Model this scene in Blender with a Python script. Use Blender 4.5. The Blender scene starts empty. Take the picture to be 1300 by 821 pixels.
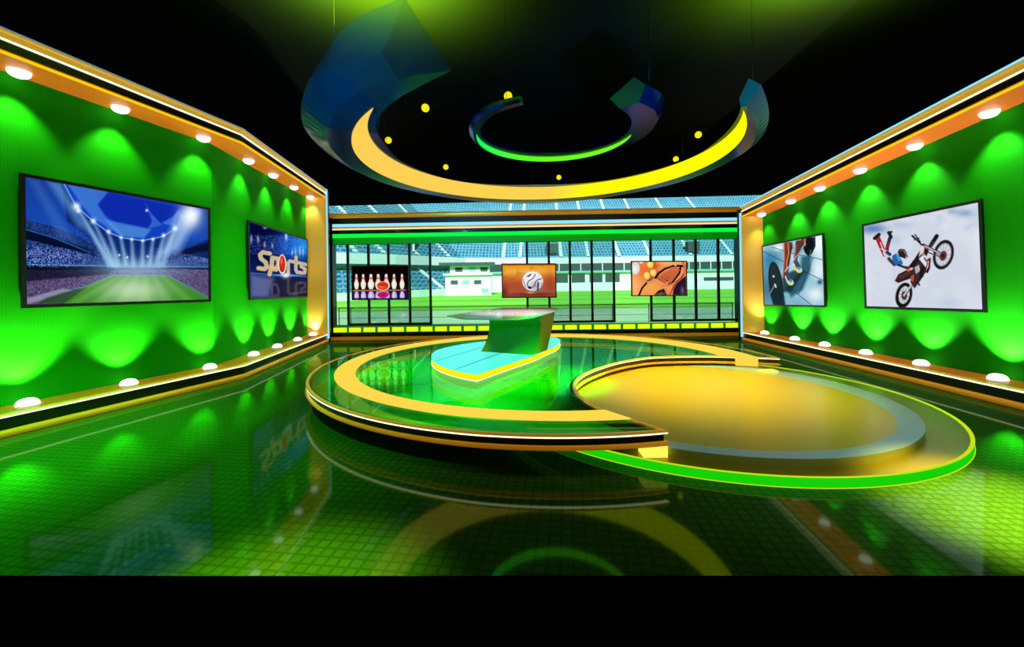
import bpy, math, random
import numpy as np
from mathutils import Vector

# ------------------------------------------------------------------ basics
C = bpy.context.scene.collection
random.seed(7); rng = np.random.default_rng(7)
PI = math.pi
F = 520.0; CX, CY = 650.0, 365.0; H = 1.6; ROLL = math.radians(0.8)
cr, sr = math.cos(ROLL), math.sin(ROLL)

def ray(x, y):
    dx, dy = x-CX, y-CY
    return Vector(((cr*dx-sr*dy)/F, 1.0, -(sr*dx+cr*dy)/F))
def onz(x, y, z):
    d = ray(x, y); t = (z-H)/d.z
    return Vector((d.x*t, t, z))
def onY(x, y, Y):
    d = ray(x, y)
    return Vector((d.x*Y, Y, H+d.z*Y))
def onplane(x, y, p, n):
    d = ray(x, y); o = Vector((0, 0, H))
    return o + d*((p-o).dot(n)/d.dot(n))
def lin(c):
    c = c/255.0
    return c/12.92 if c <= 0.04045 else ((c+0.055)/1.055)**2.4
def rgb(r, g, b): return (lin(r), lin(g), lin(b), 1.0)

# ------------------------------------------------------------------ materials
MATS = {}
def newmat(name):
    m = bpy.data.materials.new(name); m.use_nodes = True
    m.node_tree.nodes.clear(); MATS[name] = m
    return m, m.node_tree.nodes, m.node_tree.links
def pbr(name, col, rough=0.5, metal=0.0, spec=0.5, emit=None, es=0.0, coat=0.0, grain=0.0, gscale=8.0, alpha=1.0):
    m, N, L = newmat(name)
    o = N.new('ShaderNodeOutputMaterial'); p = N.new('ShaderNodeBsdfPrincipled')
    L.new(p.outputs[0], o.inputs[0])
    p.inputs['Base Color'].default_value = col
    p.inputs['Roughness'].default_value = rough
    p.inputs['Metallic'].default_value = metal
    p.inputs['Specular IOR Level'].default_value = spec
    p.inputs['Coat Weight'].default_value = coat
    p.inputs['Alpha'].default_value = alpha
    if emit: p.inputs['Emission Color'].default_value = emit; p.inputs['Emission Strength'].default_value = es
    if grain:
        t = N.new('ShaderNodeTexCoord'); n = N.new('ShaderNodeTexNoise'); n.inputs['Scale'].default_value = gscale
        n.inputs['Detail'].default_value = 4
        L.new(t.outputs['Object'], n.inputs['Vector'])
        r = N.new('ShaderNodeMapRange'); r.inputs[3].default_value = max(0.0, rough-grain); r.inputs[4].default_value = rough+grain
        L.new(n.outputs['Fac'], r.inputs[0]); L.new(r.outputs[0], p.inputs['Roughness'])
    return m
def glow(name, col, s=1.0):
    m, N, L = newmat(name)
    o = N.new('ShaderNodeOutputMaterial'); e = N.new('ShaderNodeEmission')
    e.inputs[0].default_value = col; e.inputs[1].default_value = s
    L.new(e.outputs[0], o.inputs[0]); return m
def glow_grad(name, stops, x0, x1, s=1.0):
    """LED strip whose diodes change colour along its length (object x)."""
    m, N, L = newmat(name)
    o = N.new('ShaderNodeOutputMaterial'); e = N.new('ShaderNodeEmission'); e.inputs[1].default_value = s
    t = N.new('ShaderNodeTexCoord'); sp = N.new('ShaderNodeSeparateXYZ'); mr = N.new('ShaderNodeMapRange')
    mr.inputs[1].default_value = x0; mr.inputs[2].default_value = x1
    r = N.new('ShaderNodeValToRGB')
    for i, (p, c) in enumerate(stops):
        el = r.color_ramp.elements[i] if i < 2 else r.color_ramp.elements.new(p)
        el.position = p; el.color = c
    L.new(t.outputs['Object'], sp.inputs[0]); L.new(sp.outputs[0], mr.inputs[0]); L.new(mr.outputs[0], r.inputs[0])
    L.new(r.outputs[0], e.inputs[0]); L.new(e.outputs[0], o.inputs[0]); return m
def schlick(N, L, f0, k):
    lw = N.new('ShaderNodeLayerWeight'); lw.inputs[0].default_value = 0.5
    pw = N.new('ShaderNodeMath'); pw.operation = 'POWER'; pw.inputs[1].default_value = 5.0
    mu = N.new('ShaderNodeMath'); mu.operation = 'MULTIPLY_ADD'; mu.inputs[1].default_value = k; mu.inputs[2].default_value = f0
    L.new(lw.outputs['Facing'], pw.inputs[0]); L.new(pw.outputs[0], mu.inputs[0]); return mu
def glassy(name, tint, transp=0.85, rough=0.03, body=(0.5, 0.6, 0.6, 1), gloss_ior=1.45, refl=1.0, gcol=(1, 1, 1, 1)):
    """thin sheet: see-through part tinted, faint own colour, fresnel mirror"""
    m, N, L = newmat(name)
    o = N.new('ShaderNodeOutputMaterial')
    tr = N.new('ShaderNodeBsdfTransparent'); tr.inputs[0].default_value = tint
    df = N.new('ShaderNodeBsdfDiffuse'); df.inputs[0].default_value = body
    mx = N.new('ShaderNodeMixShader'); mx.inputs[0].default_value = 1-transp
    L.new(tr.outputs[0], mx.inputs[1]); L.new(df.outputs[0], mx.inputs[2])
    gl = N.new('ShaderNodeBsdfGlossy'); gl.inputs['Roughness'].default_value = rough; gl.inputs[0].default_value = gcol
    mu = schlick(N, L, 0.04*refl, refl)
    m2 = N.new('ShaderNodeMixShader'); L.new(mu.outputs[0], m2.inputs[0])
    L.new(mx.outputs[0], m2.inputs[1]); L.new(gl.outputs[0], m2.inputs[2]); L.new(m2.outputs[0], o.inputs[0])
    return m

def grid_mat(name, cell, gap, c1, c2, gapc, rough, spec, axes='XY', rot=0.0, coat=0.0, emis=0.0, soft=False, mirror=None):
    m, N, L = newmat(name)
    o = N.new('ShaderNodeOutputMaterial'); p = N.new('ShaderNodeBsdfPrincipled')
    t = N.new('ShaderNodeTexCoord'); mp = N.new('ShaderNodeMapping')
    if axes == 'YZ': mp.inputs['Rotation'].default_value = (0, PI/2, 0)
    elif axes == 'XZ': mp.inputs['Rotation'].default_value = (PI/2, 0, 0)
    else: mp.inputs['Rotation'].default_value = (0, 0, rot)
    b = N.new('ShaderNodeTexBrick'); b.offset = 0.0; b.squash = 1.0
    b.inputs['Scale'].default_value = 1.0
    b.inputs['Brick Width'].default_value = cell; b.inputs['Row Height'].default_value = cell
    b.inputs['Mortar Size'].default_value = gap; b.inputs['Mortar Smooth'].default_value = 0.4 if soft else 0.1
    b.inputs['Color1'].default_value = c1; b.inputs['Color2'].default_value = c2; b.inputs['Mortar'].default_value = gapc
    L.new(t.outputs['Object'], mp.inputs[0]); L.new(mp.outputs[0], b.inputs[0])
    L.new(b.outputs[0], p.inputs['Base Color'])
    p.inputs['Roughness'].default_value = rough; p.inputs['Specular IOR Level'].default_value = spec
    p.inputs['Coat Weight'].default_value = coat; p.inputs['Coat Roughness'].default_value = 0.02
    if emis:
        L.new(b.outputs[0], p.inputs['Emission Color']); p.inputs['Emission Strength'].default_value = emis
    if mirror:
        g = N.new('ShaderNodeBsdfGlossy'); g.inputs[0].default_value = mirror[2]; g.inputs['Roughness'].default_value = rough
        mu = schlick(N, L, mirror[0], mirror[1]); mx = N.new('ShaderNodeMixShader')
        L.new(mu.outputs[0], mx.inputs[0]); L.new(p.outputs[0], mx.inputs[1]); L.new(g.outputs[0], mx.inputs[2]); L.new(mx.outputs[0], o.inputs[0])
        p.inputs['Roughness'].default_value = 0.6
    else: L.new(p.outputs[0], o.inputs[0])
    return m

M = MATS
grid_mat('floor_green', 0.076, 0.012, (0.055, 0.16, 0.020, 1), (0.048, 0.14, 0.018, 1), (0.034, 0.10, 0.013, 1), 0.05, 0.0, rot=math.radians(8), soft=True, mirror=(0.055, 0.18, (0.75, 1.0, 0.7, 1)))
grid_mat('wall_green', 0.03, 0.005, (0.010, 0.43, 0.003, 1), (0.010, 0.41, 0.003, 1), (0.008, 0.37, 0.0025, 1), 0.7, 0.05, 'YZ')
pbr('ceiling_black', (0.009, 0.0095, 0.008, 1), 0.9, spec=0.0)
pbr('gold', (1.0, 0.55, 0.06, 1), 0.34, 0.55, grain=0.06)
pbr('gold_bright', (1.0, 0.60, 0.10, 1), 0.35, 0.2, emit=(1.0, 0.45, 0.04, 1), es=0.22)  # slight emission stands in for strip light glow on the gold
pbr('brown_ledge', (0.88, 0.18, 0.012, 1), 0.45, 0.0, grain=0.1)
pbr('black_band', (0.012, 0.008, 0.010, 1), 0.22, 0.0, coat=0.3)
pbr('black_satin', (0.006, 0.006, 0.008, 1), 0.35)
pbr('orange_tube', (1.0, 0.48, 0.03, 1), 0.3, 0.35, emit=(1.0, 0.33, 0.01, 1), es=0.2)  # faint emission makes the tube look lit; it is no lamp
glow('led_white', (1.0, 0.90, 0.62, 1), 1.8)
glow('led_warm', (1.0, 0.78, 0.36, 1), 1.1)
glow('led_blue', rgb(150, 232, 255), 1.0)
glow('led_blue_thin', rgb(120, 180, 225), 0.8)
glow('lamp_white', (1.0, 1.0, 0.96, 1), 2.4)
glow('led_yellow_edge', rgb(255, 205, 20), 1.0)
glow('led_green', rgb(10, 255, 70), 1.0)
pbr('valance_green', rgb(0, 165, 20), 0.45, emit=rgb(0, 150, 15), es=0.55)  # emission painted in for light from the green strip above
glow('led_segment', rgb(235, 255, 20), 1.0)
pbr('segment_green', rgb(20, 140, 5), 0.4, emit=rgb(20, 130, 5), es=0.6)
glow('ring_yellow', rgb(255, 218, 76), 1.0)
glow('block_yellow', rgb(255, 252, 90), 1.0)
glow('plinth_yellow', rgb(255, 242, 0), 1.0)
glow('plinth_white', rgb(255, 255, 225), 1.2)
glow('globe_yellow', rgb(255, 236, 25), 1.0)
pbr('plinth_cyan', (0.02, 0.12, 0.12, 1), 0.25, emit=rgb(92, 244, 234), es=0.9)
pbr('plinth_line', rgb(20, 110, 110), 0.4)
pbr('desk_green', (0.0, 0.30, 0.0, 1), 0.28, coat=0.4)
pbr('desk_gold', (0.55, 0.36, 0.02, 1), 0.35, 0.3)
glassy('desk_glass', (0.75, 0.85, 0.85, 1), 0.25, 0.06, (0.72, 0.70, 0.72, 1), refl=0.5)
pbr('glass_edge', rgb(40, 190, 170), 0.2, emit=rgb(60, 200, 180), es=0.35)
pbr('chrome', (0.9, 0.9, 0.92, 1), 0.15, 0.9)
pbr('deck_green', (0.006, 0.42, 0.008, 1), 0.08, spec=0.5)
glassy('stage_glass', (0.80, 0.95, 0.80, 1), 0.985, 0.01, (0.02, 0.2, 0.02, 1), 1.42, 0.38, (0.30, 0.95, 0.32, 1))
pbr('disc_gold', (0.70, 0.47, 0.006, 1), 0.30, 0.2, grain=0.05, gscale=1.2)
pbr('disc_olive', (0.40, 0.31, 0.012, 1), 0.32, 0.4)
pbr('disc_side', (0.45, 0.42, 0.08, 1), 0.3, 0.0)
pbr('silver', (0.42, 0.60, 0.74, 1), 0.35, 0.1)
glow('disc_rim_green', rgb(25, 225, 10), 0.85)
glow('disc_rim_edge', rgb(210, 235, 30), 0.9)
pbr('arc_body', (0.004, 0.042, 0.24, 1), 0.2, 0.85, spec=0.3)
pbr('arc_cyan', (0.05, 0.38, 0.55, 1), 0.3, 0.2)
glassy('arc_fin', (0.86, 0.97, 0.98, 1), 0.88, 0.16, (0.01, 0.10, 0.18, 1), 1.35, 0.5, (0.2, 0.7, 1.0, 1))
glow_grad('arc_strip', [(0.0, rgb(255, 208, 84)), (1.0, rgb(255, 255, 0)), (0.55, rgb(255, 212, 80)), (0.68, rgb(255, 250, 10))], -3.0, 4.4)
glow_grad('arc_strip_green', [(0.0, rgb(10, 255, 90)), (1.0, rgb(120, 255, 30)), (0.3, rgb(90, 255, 40))], -0.7, 2.4)
pbr('mullion', (0.006, 0.008, 0.010, 1), 0.4)
glassy('window_glass', (0.86, 0.95, 0.93, 1), 0.93, 0.02, (0.5, 0.6, 0.6, 1), 1.3, 0.6)
glassy('low_glass', (0.80, 0.84, 0.90, 1), 0.93, 0.05, (0.45, 0.62, 0.60, 1), 1.35)
glassy('rail_glass', (0.95, 0.98, 0.95, 1), 0.94, 0.05, (0.6, 0.85, 0.6, 1), 1.35)
pbr('rail_white', (0.75, 0.85, 0.8, 1), 0.3)
pbr('bezel', (0.004, 0.004, 0.005, 1), 0.3)
pbr('stand_white', (0.62, 0.86, 0.82, 1), 0.6, grain=0.1)
pbr('stand_teal', (0.18, 0.52, 0.46, 1), 0.6)
pbr('stand_dark', (0.02, 0.07, 0.07, 1), 0.5)
grid_mat('seats_blue', 0.95, 0.16, (0.010, 0.12, 0.32, 1), (0.03, 0.22, 0.40, 1), (0.14, 0.44, 0.50, 1), 0.6, 0.2, 'XZ')
grid_mat('seats_teal', 0.95, 0.16, (0.03, 0.20, 0.34, 1), (0.08, 0.33, 0.42, 1), (0.20, 0.52, 0.50, 1), 0.6, 0.2, 'XZ')
def pitch_mat():
    m, N, L = newmat('pitch_grass')
    o = N.new('ShaderNodeOutputMaterial'); p = N.new('ShaderNodeBsdfPrincipled')
    t = N.new('ShaderNodeTexCoord'); w = N.new('ShaderNodeTexWave'); w.bands_direction = 'Y'
    w.inputs['Scale'].default_value = 0.022; w.inputs['Distortion'].default_value = 0.4; w.inputs['Detail Scale'].default_value = 0.5
    n = N.new('ShaderNodeTexNoise'); n.inputs['Scale'].default_value = 0.12
    r = N.new('ShaderNodeValToRGB'); r.color_ramp.elements[0].color = (0.12, 0.72, 0.04, 1); r.color_ramp.elements[1].color = (0.30, 0.95, 0.12, 1)
    mx = N.new('ShaderNodeMath'); mx.operation = 'MULTIPLY_ADD'; mx.inputs[1].default_value = 0.5
    L.new(t.outputs['Object'], w.inputs[0]); L.new(t.outputs['Object'], n.inputs[0])
    L.new(w.outputs[1], mx.inputs[0]); 
    m2 = N.new('ShaderNodeMath'); m2.operation = 'MULTIPLY'; m2.inputs[1].default_value = 0.5
    L.new(n.outputs[0], m2.inputs[0]); L.new(m2.outputs[0], mx.inputs[2])
    L.new(mx.outputs[0], r.inputs[0]); L.new(r.outputs[0], p.inputs['Base Color'])
    p.inputs['Roughness'].default_value = 0.8; p.inputs['Specular IOR Level'].default_value = 0.1
    L.new(p.outputs[0], o.inputs[0])
pitch_mat()
pbr('apron', (0.42, 0.88, 0.55, 1), 0.8, spec=0.1)

# ------------------------------------------------------------------ mesh helpers
class MB:
    def __init__(s): s.v = []; s.f = []; s.mi = []; s.sm = []
    def quadlist(s, vs, fs, mi=0, smooth=False):
        b = len(s.v); s.v += [tuple(v) for v in vs]
        for f in fs: s.f.append(tuple(i+b for i in f)); s.mi.append(mi); s.sm.append(smooth)
    def box(s, x0, x1, y0, y1, z0, z1, mi=0):
        vs = [(x, y, z) for x in (x0, x1) for y in (y0, y1) for z in (z0, z1)]
        s.quadlist(vs, [(0, 1, 3, 2), (4, 6, 7, 5), (0, 4, 5, 1), (2, 3, 7, 6), (0, 2, 6, 4), (1, 5, 7, 3)], mi)
    def hexa(s, b, t, mi=0):      # 4 bottom + 4 top corners
        s.quadlist(list(b)+list(t), [(0, 3, 2, 1), (4, 5, 6, 7), (0, 1, 5, 4), (1, 2, 6, 5), (2, 3, 7, 6), (3, 0, 4, 7)], mi)
    def loft(s, rings, closed=True, caps=True, mi=0, smooth=False, loop=False):
        n = len(rings[0]); vs = [v for r in rings for v in r]; fs = []
        m = len(rings)
        for i in range(m if loop else m-1):
            j = (i+1) % m
            for k in range(n if closed else n-1):
                l = (k+1) % n
                fs.append((i*n+k, i*n+l, j*n+l, j*n+k))
        s.quadlist(vs, fs, mi, smooth)
        if caps and closed and not loop:
            s.quadlist(rings[0], [tuple(range(n))[::-1]], mi); s.quadlist(rings[-1], [tuple(range(n))], mi)
    def prism(s, pts, z0, z1, mi=0, mi_top=None):
        n = len(pts)
        lo = [(p[0], p[1], z0) for p in pts]; hi = [(p[0], p[1], z1) for p in pts]
        s.quadlist(lo+hi, [(i, (i+1) % n, (i+1) % n+n, i+n) for i in range(n)], mi)
        s.quadlist(lo, [tuple(range(n))[::-1]], mi)
        s.quadlist(hi, [tuple(range(n))], mi if mi_top is None else mi_top)
    def tube(s, pts, r, n=10, mi=0):
        rings = []
        for i, p in enumerate(pts):
            a = Vector(pts[max(i-1, 0)]); b = Vector(pts[min(i+1, len(pts)-1)])
            d = (b-a).normalized(); up = Vector((0, 0, 1)) if abs(d.z) < .9 else Vector((1, 0, 0))
            e1 = d.cross(up).normalized(); e2 = d.cross(e1)
            rings.append([Vector(p)+e1*(r*math.cos(2*PI*k/n))+e2*(r*math.sin(2*PI*k/n)) for k in range(n)])
        s.loft(rings, mi=mi, smooth=True)
    def lathe(s, prof, c, n=24, axis=1, mi=0):   # prof: (r, z) ; axis=+1 up, -1 down
        rings = [[Vector((c[0]+r*math.cos(2*PI*k/n), c[1]+r*math.sin(2*PI*k/n), c[2]+axis*z)) for k in range(n)] for r, z in prof]
        s.loft(rings, mi=mi, smooth=True)
    def build(s, name, mats, parent=None, origin=None):
        me = bpy.data.meshes.new(name)
        vs = s.v
        if origin is not None: vs = [tuple(Vector(v)-Vector(origin)) for v in vs]
        me.from_pydata(vs, [], s.f)
        if isinstance(mats, str): mats = [mats]
        for m in mats: me.materials.append(M[m])
        me.polygons.foreach_set('material_index', s.mi); me.polygons.foreach_set('use_smooth', s.sm)
        me.validate(); me.update()
        import bmesh
        bm = bmesh.new(); bm.from_mesh(me); bmesh.ops.remove_doubles(bm, verts=bm.verts, dist=1e-5)
        bmesh.ops.recalc_face_normals(bm, faces=bm.faces); bm.to_mesh(me); bm.free()
        o = bpy.data.objects.new(name, me); C.objects.link(o)
        if origin is not None: o.location = origin
        if parent is not None:
            o.parent = parent
            if origin is None: o.location = -parent.location
            else: o.location = Vector(origin)-parent.location
        return o
def tag(o, label, cat, group=None):
    o['label'] = label; o['category'] = cat
    if group: o['group'] = group
    return o
def thing(name, label, cat, loc, group=None):
    o = bpy.data.objects.new(name, None); C.objects.link(o); o.location = loc; o.empty_display_size = .2
    return tag(o, label, cat, group)
def struct(o): o['kind'] = 'structure'; return o
def catmull(pts, n=8):
    P = [Vector(p) for p in pts]; out = []
    for i in range(len(P)-1):
        a = P[max(i-1, 0)]; b = P[i]; c = P[i+1]; d = P[min(i+2, len(P)-1)]
        for k in range(n):
            t = k/n
            out.append(0.5*((2*b)+(c-a)*t+(2*a-5*b+4*c-d)*t*t+(3*b-a-3*c+d)*t**3))
    out.append(P[-1]); return out

# ------------------------------------------------------------------ picture painter (content of the flat screens)
class Pic:
    """Paints a picture for a flat screen; q = four corners of the picture in drawing units (TL,TR,BR,BL)."""
    def __init__(s, w, h, q):
        s.w, s.h = w, h
        A = []; b = []
        for (u, v), (x, y) in zip([(0, 0), (1, 0), (1, 1), (0, 1)], q):
            A.append([u, v, 1, 0, 0, 0, -u*x, -v*x]); b.append(x)
            A.append([0, 0, 0, u, v, 1, -u*y, -v*y]); b.append(y)
        m = np.linalg.solve(np.array(A, float), np.array(b, float))
        s.U, s.V = np.meshgrid(np.linspace(0, 1, w), np.linspace(0, 1, h))
        d = m[6]*s.U+m[7]*s.V+1
        s.X = (m[0]*s.U+m[1]*s.V+m[2])/d; s.Y = (m[3]*s.U+m[4]*s.V+m[5])/d
        s.c = np.zeros((h, w, 3)); s.px = 1.2*(abs(q[1][0]-q[0][0]))/w
    def mix(s, a, col):
        a = np.clip(a, 0, 1)[..., None]; s.c = s.c*(1-a)+np.array(col, float)*a
    def add(s, a, col): s.c = s.c+np.clip(a, 0, None)[..., None]*np.array(col, float)
    def fill(s, col): s.c[:] = col
    def vgrad(s, stops):
        ys = [p for p, _ in stops]
        for k in range(3): s.c[..., k] = np.interp(s.V, ys, [c[k] for _, c in stops])
    def seg(s, pts):
        d = np.full(s.X.shape, 1e9)
        for (x0, y0), (x1, y1) in zip(pts[:-1], pts[1:]):
            dx, dy = x1-x0, y1-y0; L = dx*dx+dy*dy+1e-9
            t = np.clip(((s.X-x0)*dx+(s.Y-y0)*dy)/L, 0, 1)
            d = np.minimum(d, np.hypot(s.X-x0-t*dx, s.Y-y0-t*dy))
        return d
    def line(s, pts, wd, col, a=1.0, soft=None):
        so = soft or s.px
        s.mix(a*np.clip(0.5+(wd/2-s.seg(pts))/so, 0, 1), col)
    def poly(s, pts, col, a=1.0, soft=None):
        ins = np.zeros(s.X.shape, bool); n = len(pts)
        for i in range(n):
            x0, y0 = pts[i]; x1, y1 = pts[(i+1) % n]
            c = ((y0 > s.Y) != (y1 > s.Y)) & (s.X < (x1-x0)*(s.Y-y0)/((y1-y0) or 1e-9)+x0)
            ins ^= c
        d = s.seg(list(pts)+[pts[0]]); sd = np.where(ins, -d, d)
        s.mix(a*np.clip(0.5-sd/(soft or s.px), 0, 1), col)
    def ell(s, cx, cy, rx, ry, col, a=1.0, rot=0.0, ring=None, soft=None):
        c, sn = math.cos(rot), math.sin(rot)
        x = (s.X-cx)*c+(s.Y-cy)*sn; y = -(s.X-cx)*sn+(s.Y-cy)*c
        k = np.hypot(x/rx, y/ry); d = (k-1)*min(rx, ry)
        if ring: d = np.abs(d)-ring/2
        s.mix(a*np.clip(0.5-d/(soft or s.px), 0, 1), col)
    def blob(s, cx, cy, rx, ry, col, a=1.0, rot=0.0, add=False):
        c, sn = math.cos(rot), math.sin(rot)
        x = (s.X-cx)*c+(s.Y-cy)*sn; y = -(s.X-cx)*sn+(s.Y-cy)*c
        g = a*np.exp(-((x/rx)**2+(y/ry)**2))
        (s.add if add else s.mix)(g, col)
    def noise(s, n=8):
        g = rng.random((n+2, int(n*s.w/s.h)+3)); h, w = g.shape
        yy = s.V*(h-1.001); xx = s.U*(w-1.001); y0 = yy.astype(int); x0 = xx.astype(int)
        fy = yy-y0; fx = xx-x0; fy = fy*fy*(3-2*fy); fx = fx*fx*(3-2*fx)
        return (g[y0, x0]*(1-fx)+g[y0, x0+1]*fx)*(1-fy)+(g[y0+1, x0]*(1-fx)+g[y0+1, x0+1]*fx)*fy
    def fbm(s, n=4, o=4):
        t = 0; a = 1; k = 0
        for i in range(o): t = t+a*s.noise(n*2**i); k += a; a *= .55
        return t/k
    def panel(s, name, corners, parent, strength=1.0, label=None):
        TL, TR, BR, BL = [Vector(c) for c in corners]
        me = bpy.data.meshes.new(name); w, h = s.w, s.h
        P = ((1-s.V)[..., None]*((1-s.U)[..., None]*np.array(TL)+s.U[..., None]*np.array(TR))
             + s.V[..., None]*((1-s.U)[..., None]*np.array(BL)+s.U[..., None]*np.array(BR)))
        P = P.reshape(-1, 3)-np.array(parent.location)
        idx = np.arange(w*h).reshape(h, w)
        fs = np.stack([idx[:-1, :-1], idx[1:, :-1], idx[1:, 1:], idx[:-1, 1:]], -1).reshape(-1, 4)
        me.from_pydata(P.tolist(), [], fs.tolist())
        c = np.clip(s.c, 0, 255)/255.0
        l = np.where(c <= 0.04045, c/12.92, ((c+0.055)/1.055)**2.4)
        at = me.color_attributes.new('picture', 'FLOAT_COLOR', 'POINT')
        at.data.foreach_set('color', np.concatenate([l, np.ones((h, w, 1))], -1).reshape(-1).astype(np.float32))
        if 'screen_picture' not in M:
            m, N, L = newmat('screen_picture')
            o = N.new('ShaderNodeOutputMaterial'); e = N.new('ShaderNodeEmission'); a = N.new('ShaderNodeAttribute')
            a.attribute_name = 'picture'; L.new(a.outputs['Color'], e.inputs[0]); L.new(e.outputs[0], o.inputs[0])
        me.materials.append(M['screen_picture'])
        o = bpy.data.objects.new(name, me); C.objects.link(o); o.parent = parent
        if label: o['label'] = label
        return o

def paint_arena():
    p = Pic(330, 200, [(40, 50), (1062, 235), (1066, 745), (48, 770)])
    p.vgrad([(0, (25, 60, 150)), (0.35, (20, 70, 175)), (0.55, (10, 40, 110)), (0.8, (15, 20, 50)), (1, (20, 30, 45))])
    # roof opening: deep blue bowl with paler swathes
    p.poly([(240, 60), (500, 130), (1062, 235), (900, 300), (870, 345), (810, 385), (690, 410), (560, 395), (490, 360), (410, 300), (320, 215)], (18, 62, 190))
    p.poly([(430, 120), (560, 150), (900, 220), (890, 255), (800, 310), (740, 345), (560, 320), (480, 260), (440, 205)], (12, 40, 165), 0.9, 8)
    p.poly([(250, 60), (500, 130), (440, 205), (480, 270), (580, 375), (500, 340), (400, 270)], (70, 130, 215), 0.75, 14)
    p.poly([(480, 290), (740, 345), (700, 395), (560, 385)], (90, 160, 225), 0.65, 14)
    p.poly([(705, 190), (735, 250), (800, 320), (720, 345), (745, 300)], (60, 110, 215), 0.8, 8)
    p.poly([(900, 230), (860, 275), (800, 310), (870, 330)], (70, 130, 220), 0.7, 8)
    # upper stand curve (dark band with crowd)
    p.poly([(40, 290), (200, 330), (400, 420), (560, 500), (700, 520), (860, 490), (1066, 400), (1066, 560), (40, 545)], (14, 36, 96), 0.9, 6)
    p.poly([(240, 90), (320, 220), (420, 310), (500, 370), (580, 400), (700, 412), (800, 395), (880, 345), (900, 360), (860, 440), (700, 500), (560, 480), (400, 400), (270, 300)], (12, 36, 104), 0.9, 6)
    p.poly([(40, 340), (200, 390), (380, 460), (420, 490), (200, 440), (40, 400)], (5, 12, 40), 0.95, 5)
    p.poly([(1066, 420), (940, 460), (860, 500), (1066, 470)], (6, 14, 44), 0.9, 5)
    p.poly([(40, 545), (520, 560), (1066, 560), (1066, 600), (520, 580), (40, 640)], (8, 10, 34), 0.95, 6)
    p.line([(40, 345), (200, 395), (400, 478)], 5, (40, 120, 190), .9)
    p.line([(40, 545), (520, 553), (1066, 562)], 6, (40, 130, 190), .9)
    p.line([(240, 60), (320, 215), (415, 300), (500, 362), (570, 392), (690, 410), (810, 385), (880, 340)], 5, (150, 200, 240), .9)
    # crowd speckle
    sp = rng.random(p.X.shape)
    band = ((p.Y > 290+(p.X-40)*.22) & (p.Y < 560) & ~((p.Y > 345+(p.X-40)*.3) & (p.Y < 400+(p.X-40)*.25) & (p.X < 420)))
    side = np.clip(np.abs(p.X-640)/420, 0.15, 1)
    p.add(np.where(band & (sp > .72), 1, 0)*side*(.25+.6*np.exp(-((p.Y-500)/60)**2)), (150, 160, 200))
    p.mix(np.where((p.Y > 575) & (p.Y < 770), 1, 0)*.75, (62, 52, 88))
    s2 = rng.random(p.X.shape)
    p.add(np.where((p.Y > 575) & (s2 > .55), 1, 0)*.5, (130, 105, 125))
    p.poly([(40, 570), (330, 570), (520, 575), (500, 600), (40, 640)], (10, 10, 30), .75, 12)
    # pitch
    p.poly([(520, 606), (830, 606), (1066, 735), (1066, 748), (140, 765), (380, 668)], (58, 135, 40), 1, 5)
    for k in range(7):
        a = k/7
        p.poly([(520+310*a, 606), (520+310*(a+.07), 606), (140+930*(a+.07), 765), (140+930*a, 765)], (95, 165, 60), .5, 10)
    p.line([(60, 745), (380, 665), (520, 606), (830, 606), (1060, 730)], 5, (70, 140, 190), .9)
    p.poly([(48, 735), (240, 680), (300, 690), (250, 715), (48, 768)], (150, 150, 175), .8, 5)
    p.poly([(150, 735), (260, 700), (380, 675), (250, 765), (110, 768)], (42, 72, 45), .9, 12)
    # haze and beams
    p.blob(670, 560, 260, 50, (150, 190, 235), .75)
    p.blob(640, 690, 190, 85, (225, 240, 215), .75)
    for (x, y, x2, w2, br) in [(325, 220, 520, 60, .75), (415, 300, 540, 50, .7), (500, 362, 560, 46, .7), (570, 395, 600, 40, .75), (630, 405, 640, 36, .7),
                               (692, 410, 690, 36, .7), (750, 402, 730, 38, .7), (810, 380, 770, 44, .65), (875, 340, 800, 46, .6)]:
        p.poly([(x-5, y), (x+5, y), (x2+w2*.4, 560), (x2-w2*.4, 560)], (165, 215, 245), br, 22)
    p.poly([(160, 70), (235, 80), (420, 380), (330, 330)], (110, 170, 225), .55, 40)
    p.poly([(60, 60), (110, 70), (330, 430), (230, 400)], (70, 120, 195), .4, 40)
    p.poly([(900, 250), (1010, 250), (900, 470), (770, 510)], (175, 210, 250), .7, 50)
    p.blob(965, 265, 60, 75, (250, 253, 255), 1.0)
    for (x, y, r) in [(322, 215, 20), (333, 240, 12), (415, 298, 14), (500, 358, 11), (570, 392, 8), (630, 402, 8), (692, 410, 8), (750, 402, 8), (810, 380, 10), (875, 340, 13), (715, 238, 7), (560, 492, 6), (605, 505, 6), (720, 500, 6)]:
        p.blob(x, y, r*1.1, r*1.1, (240, 252, 255), 1.0)
    return p

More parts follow.
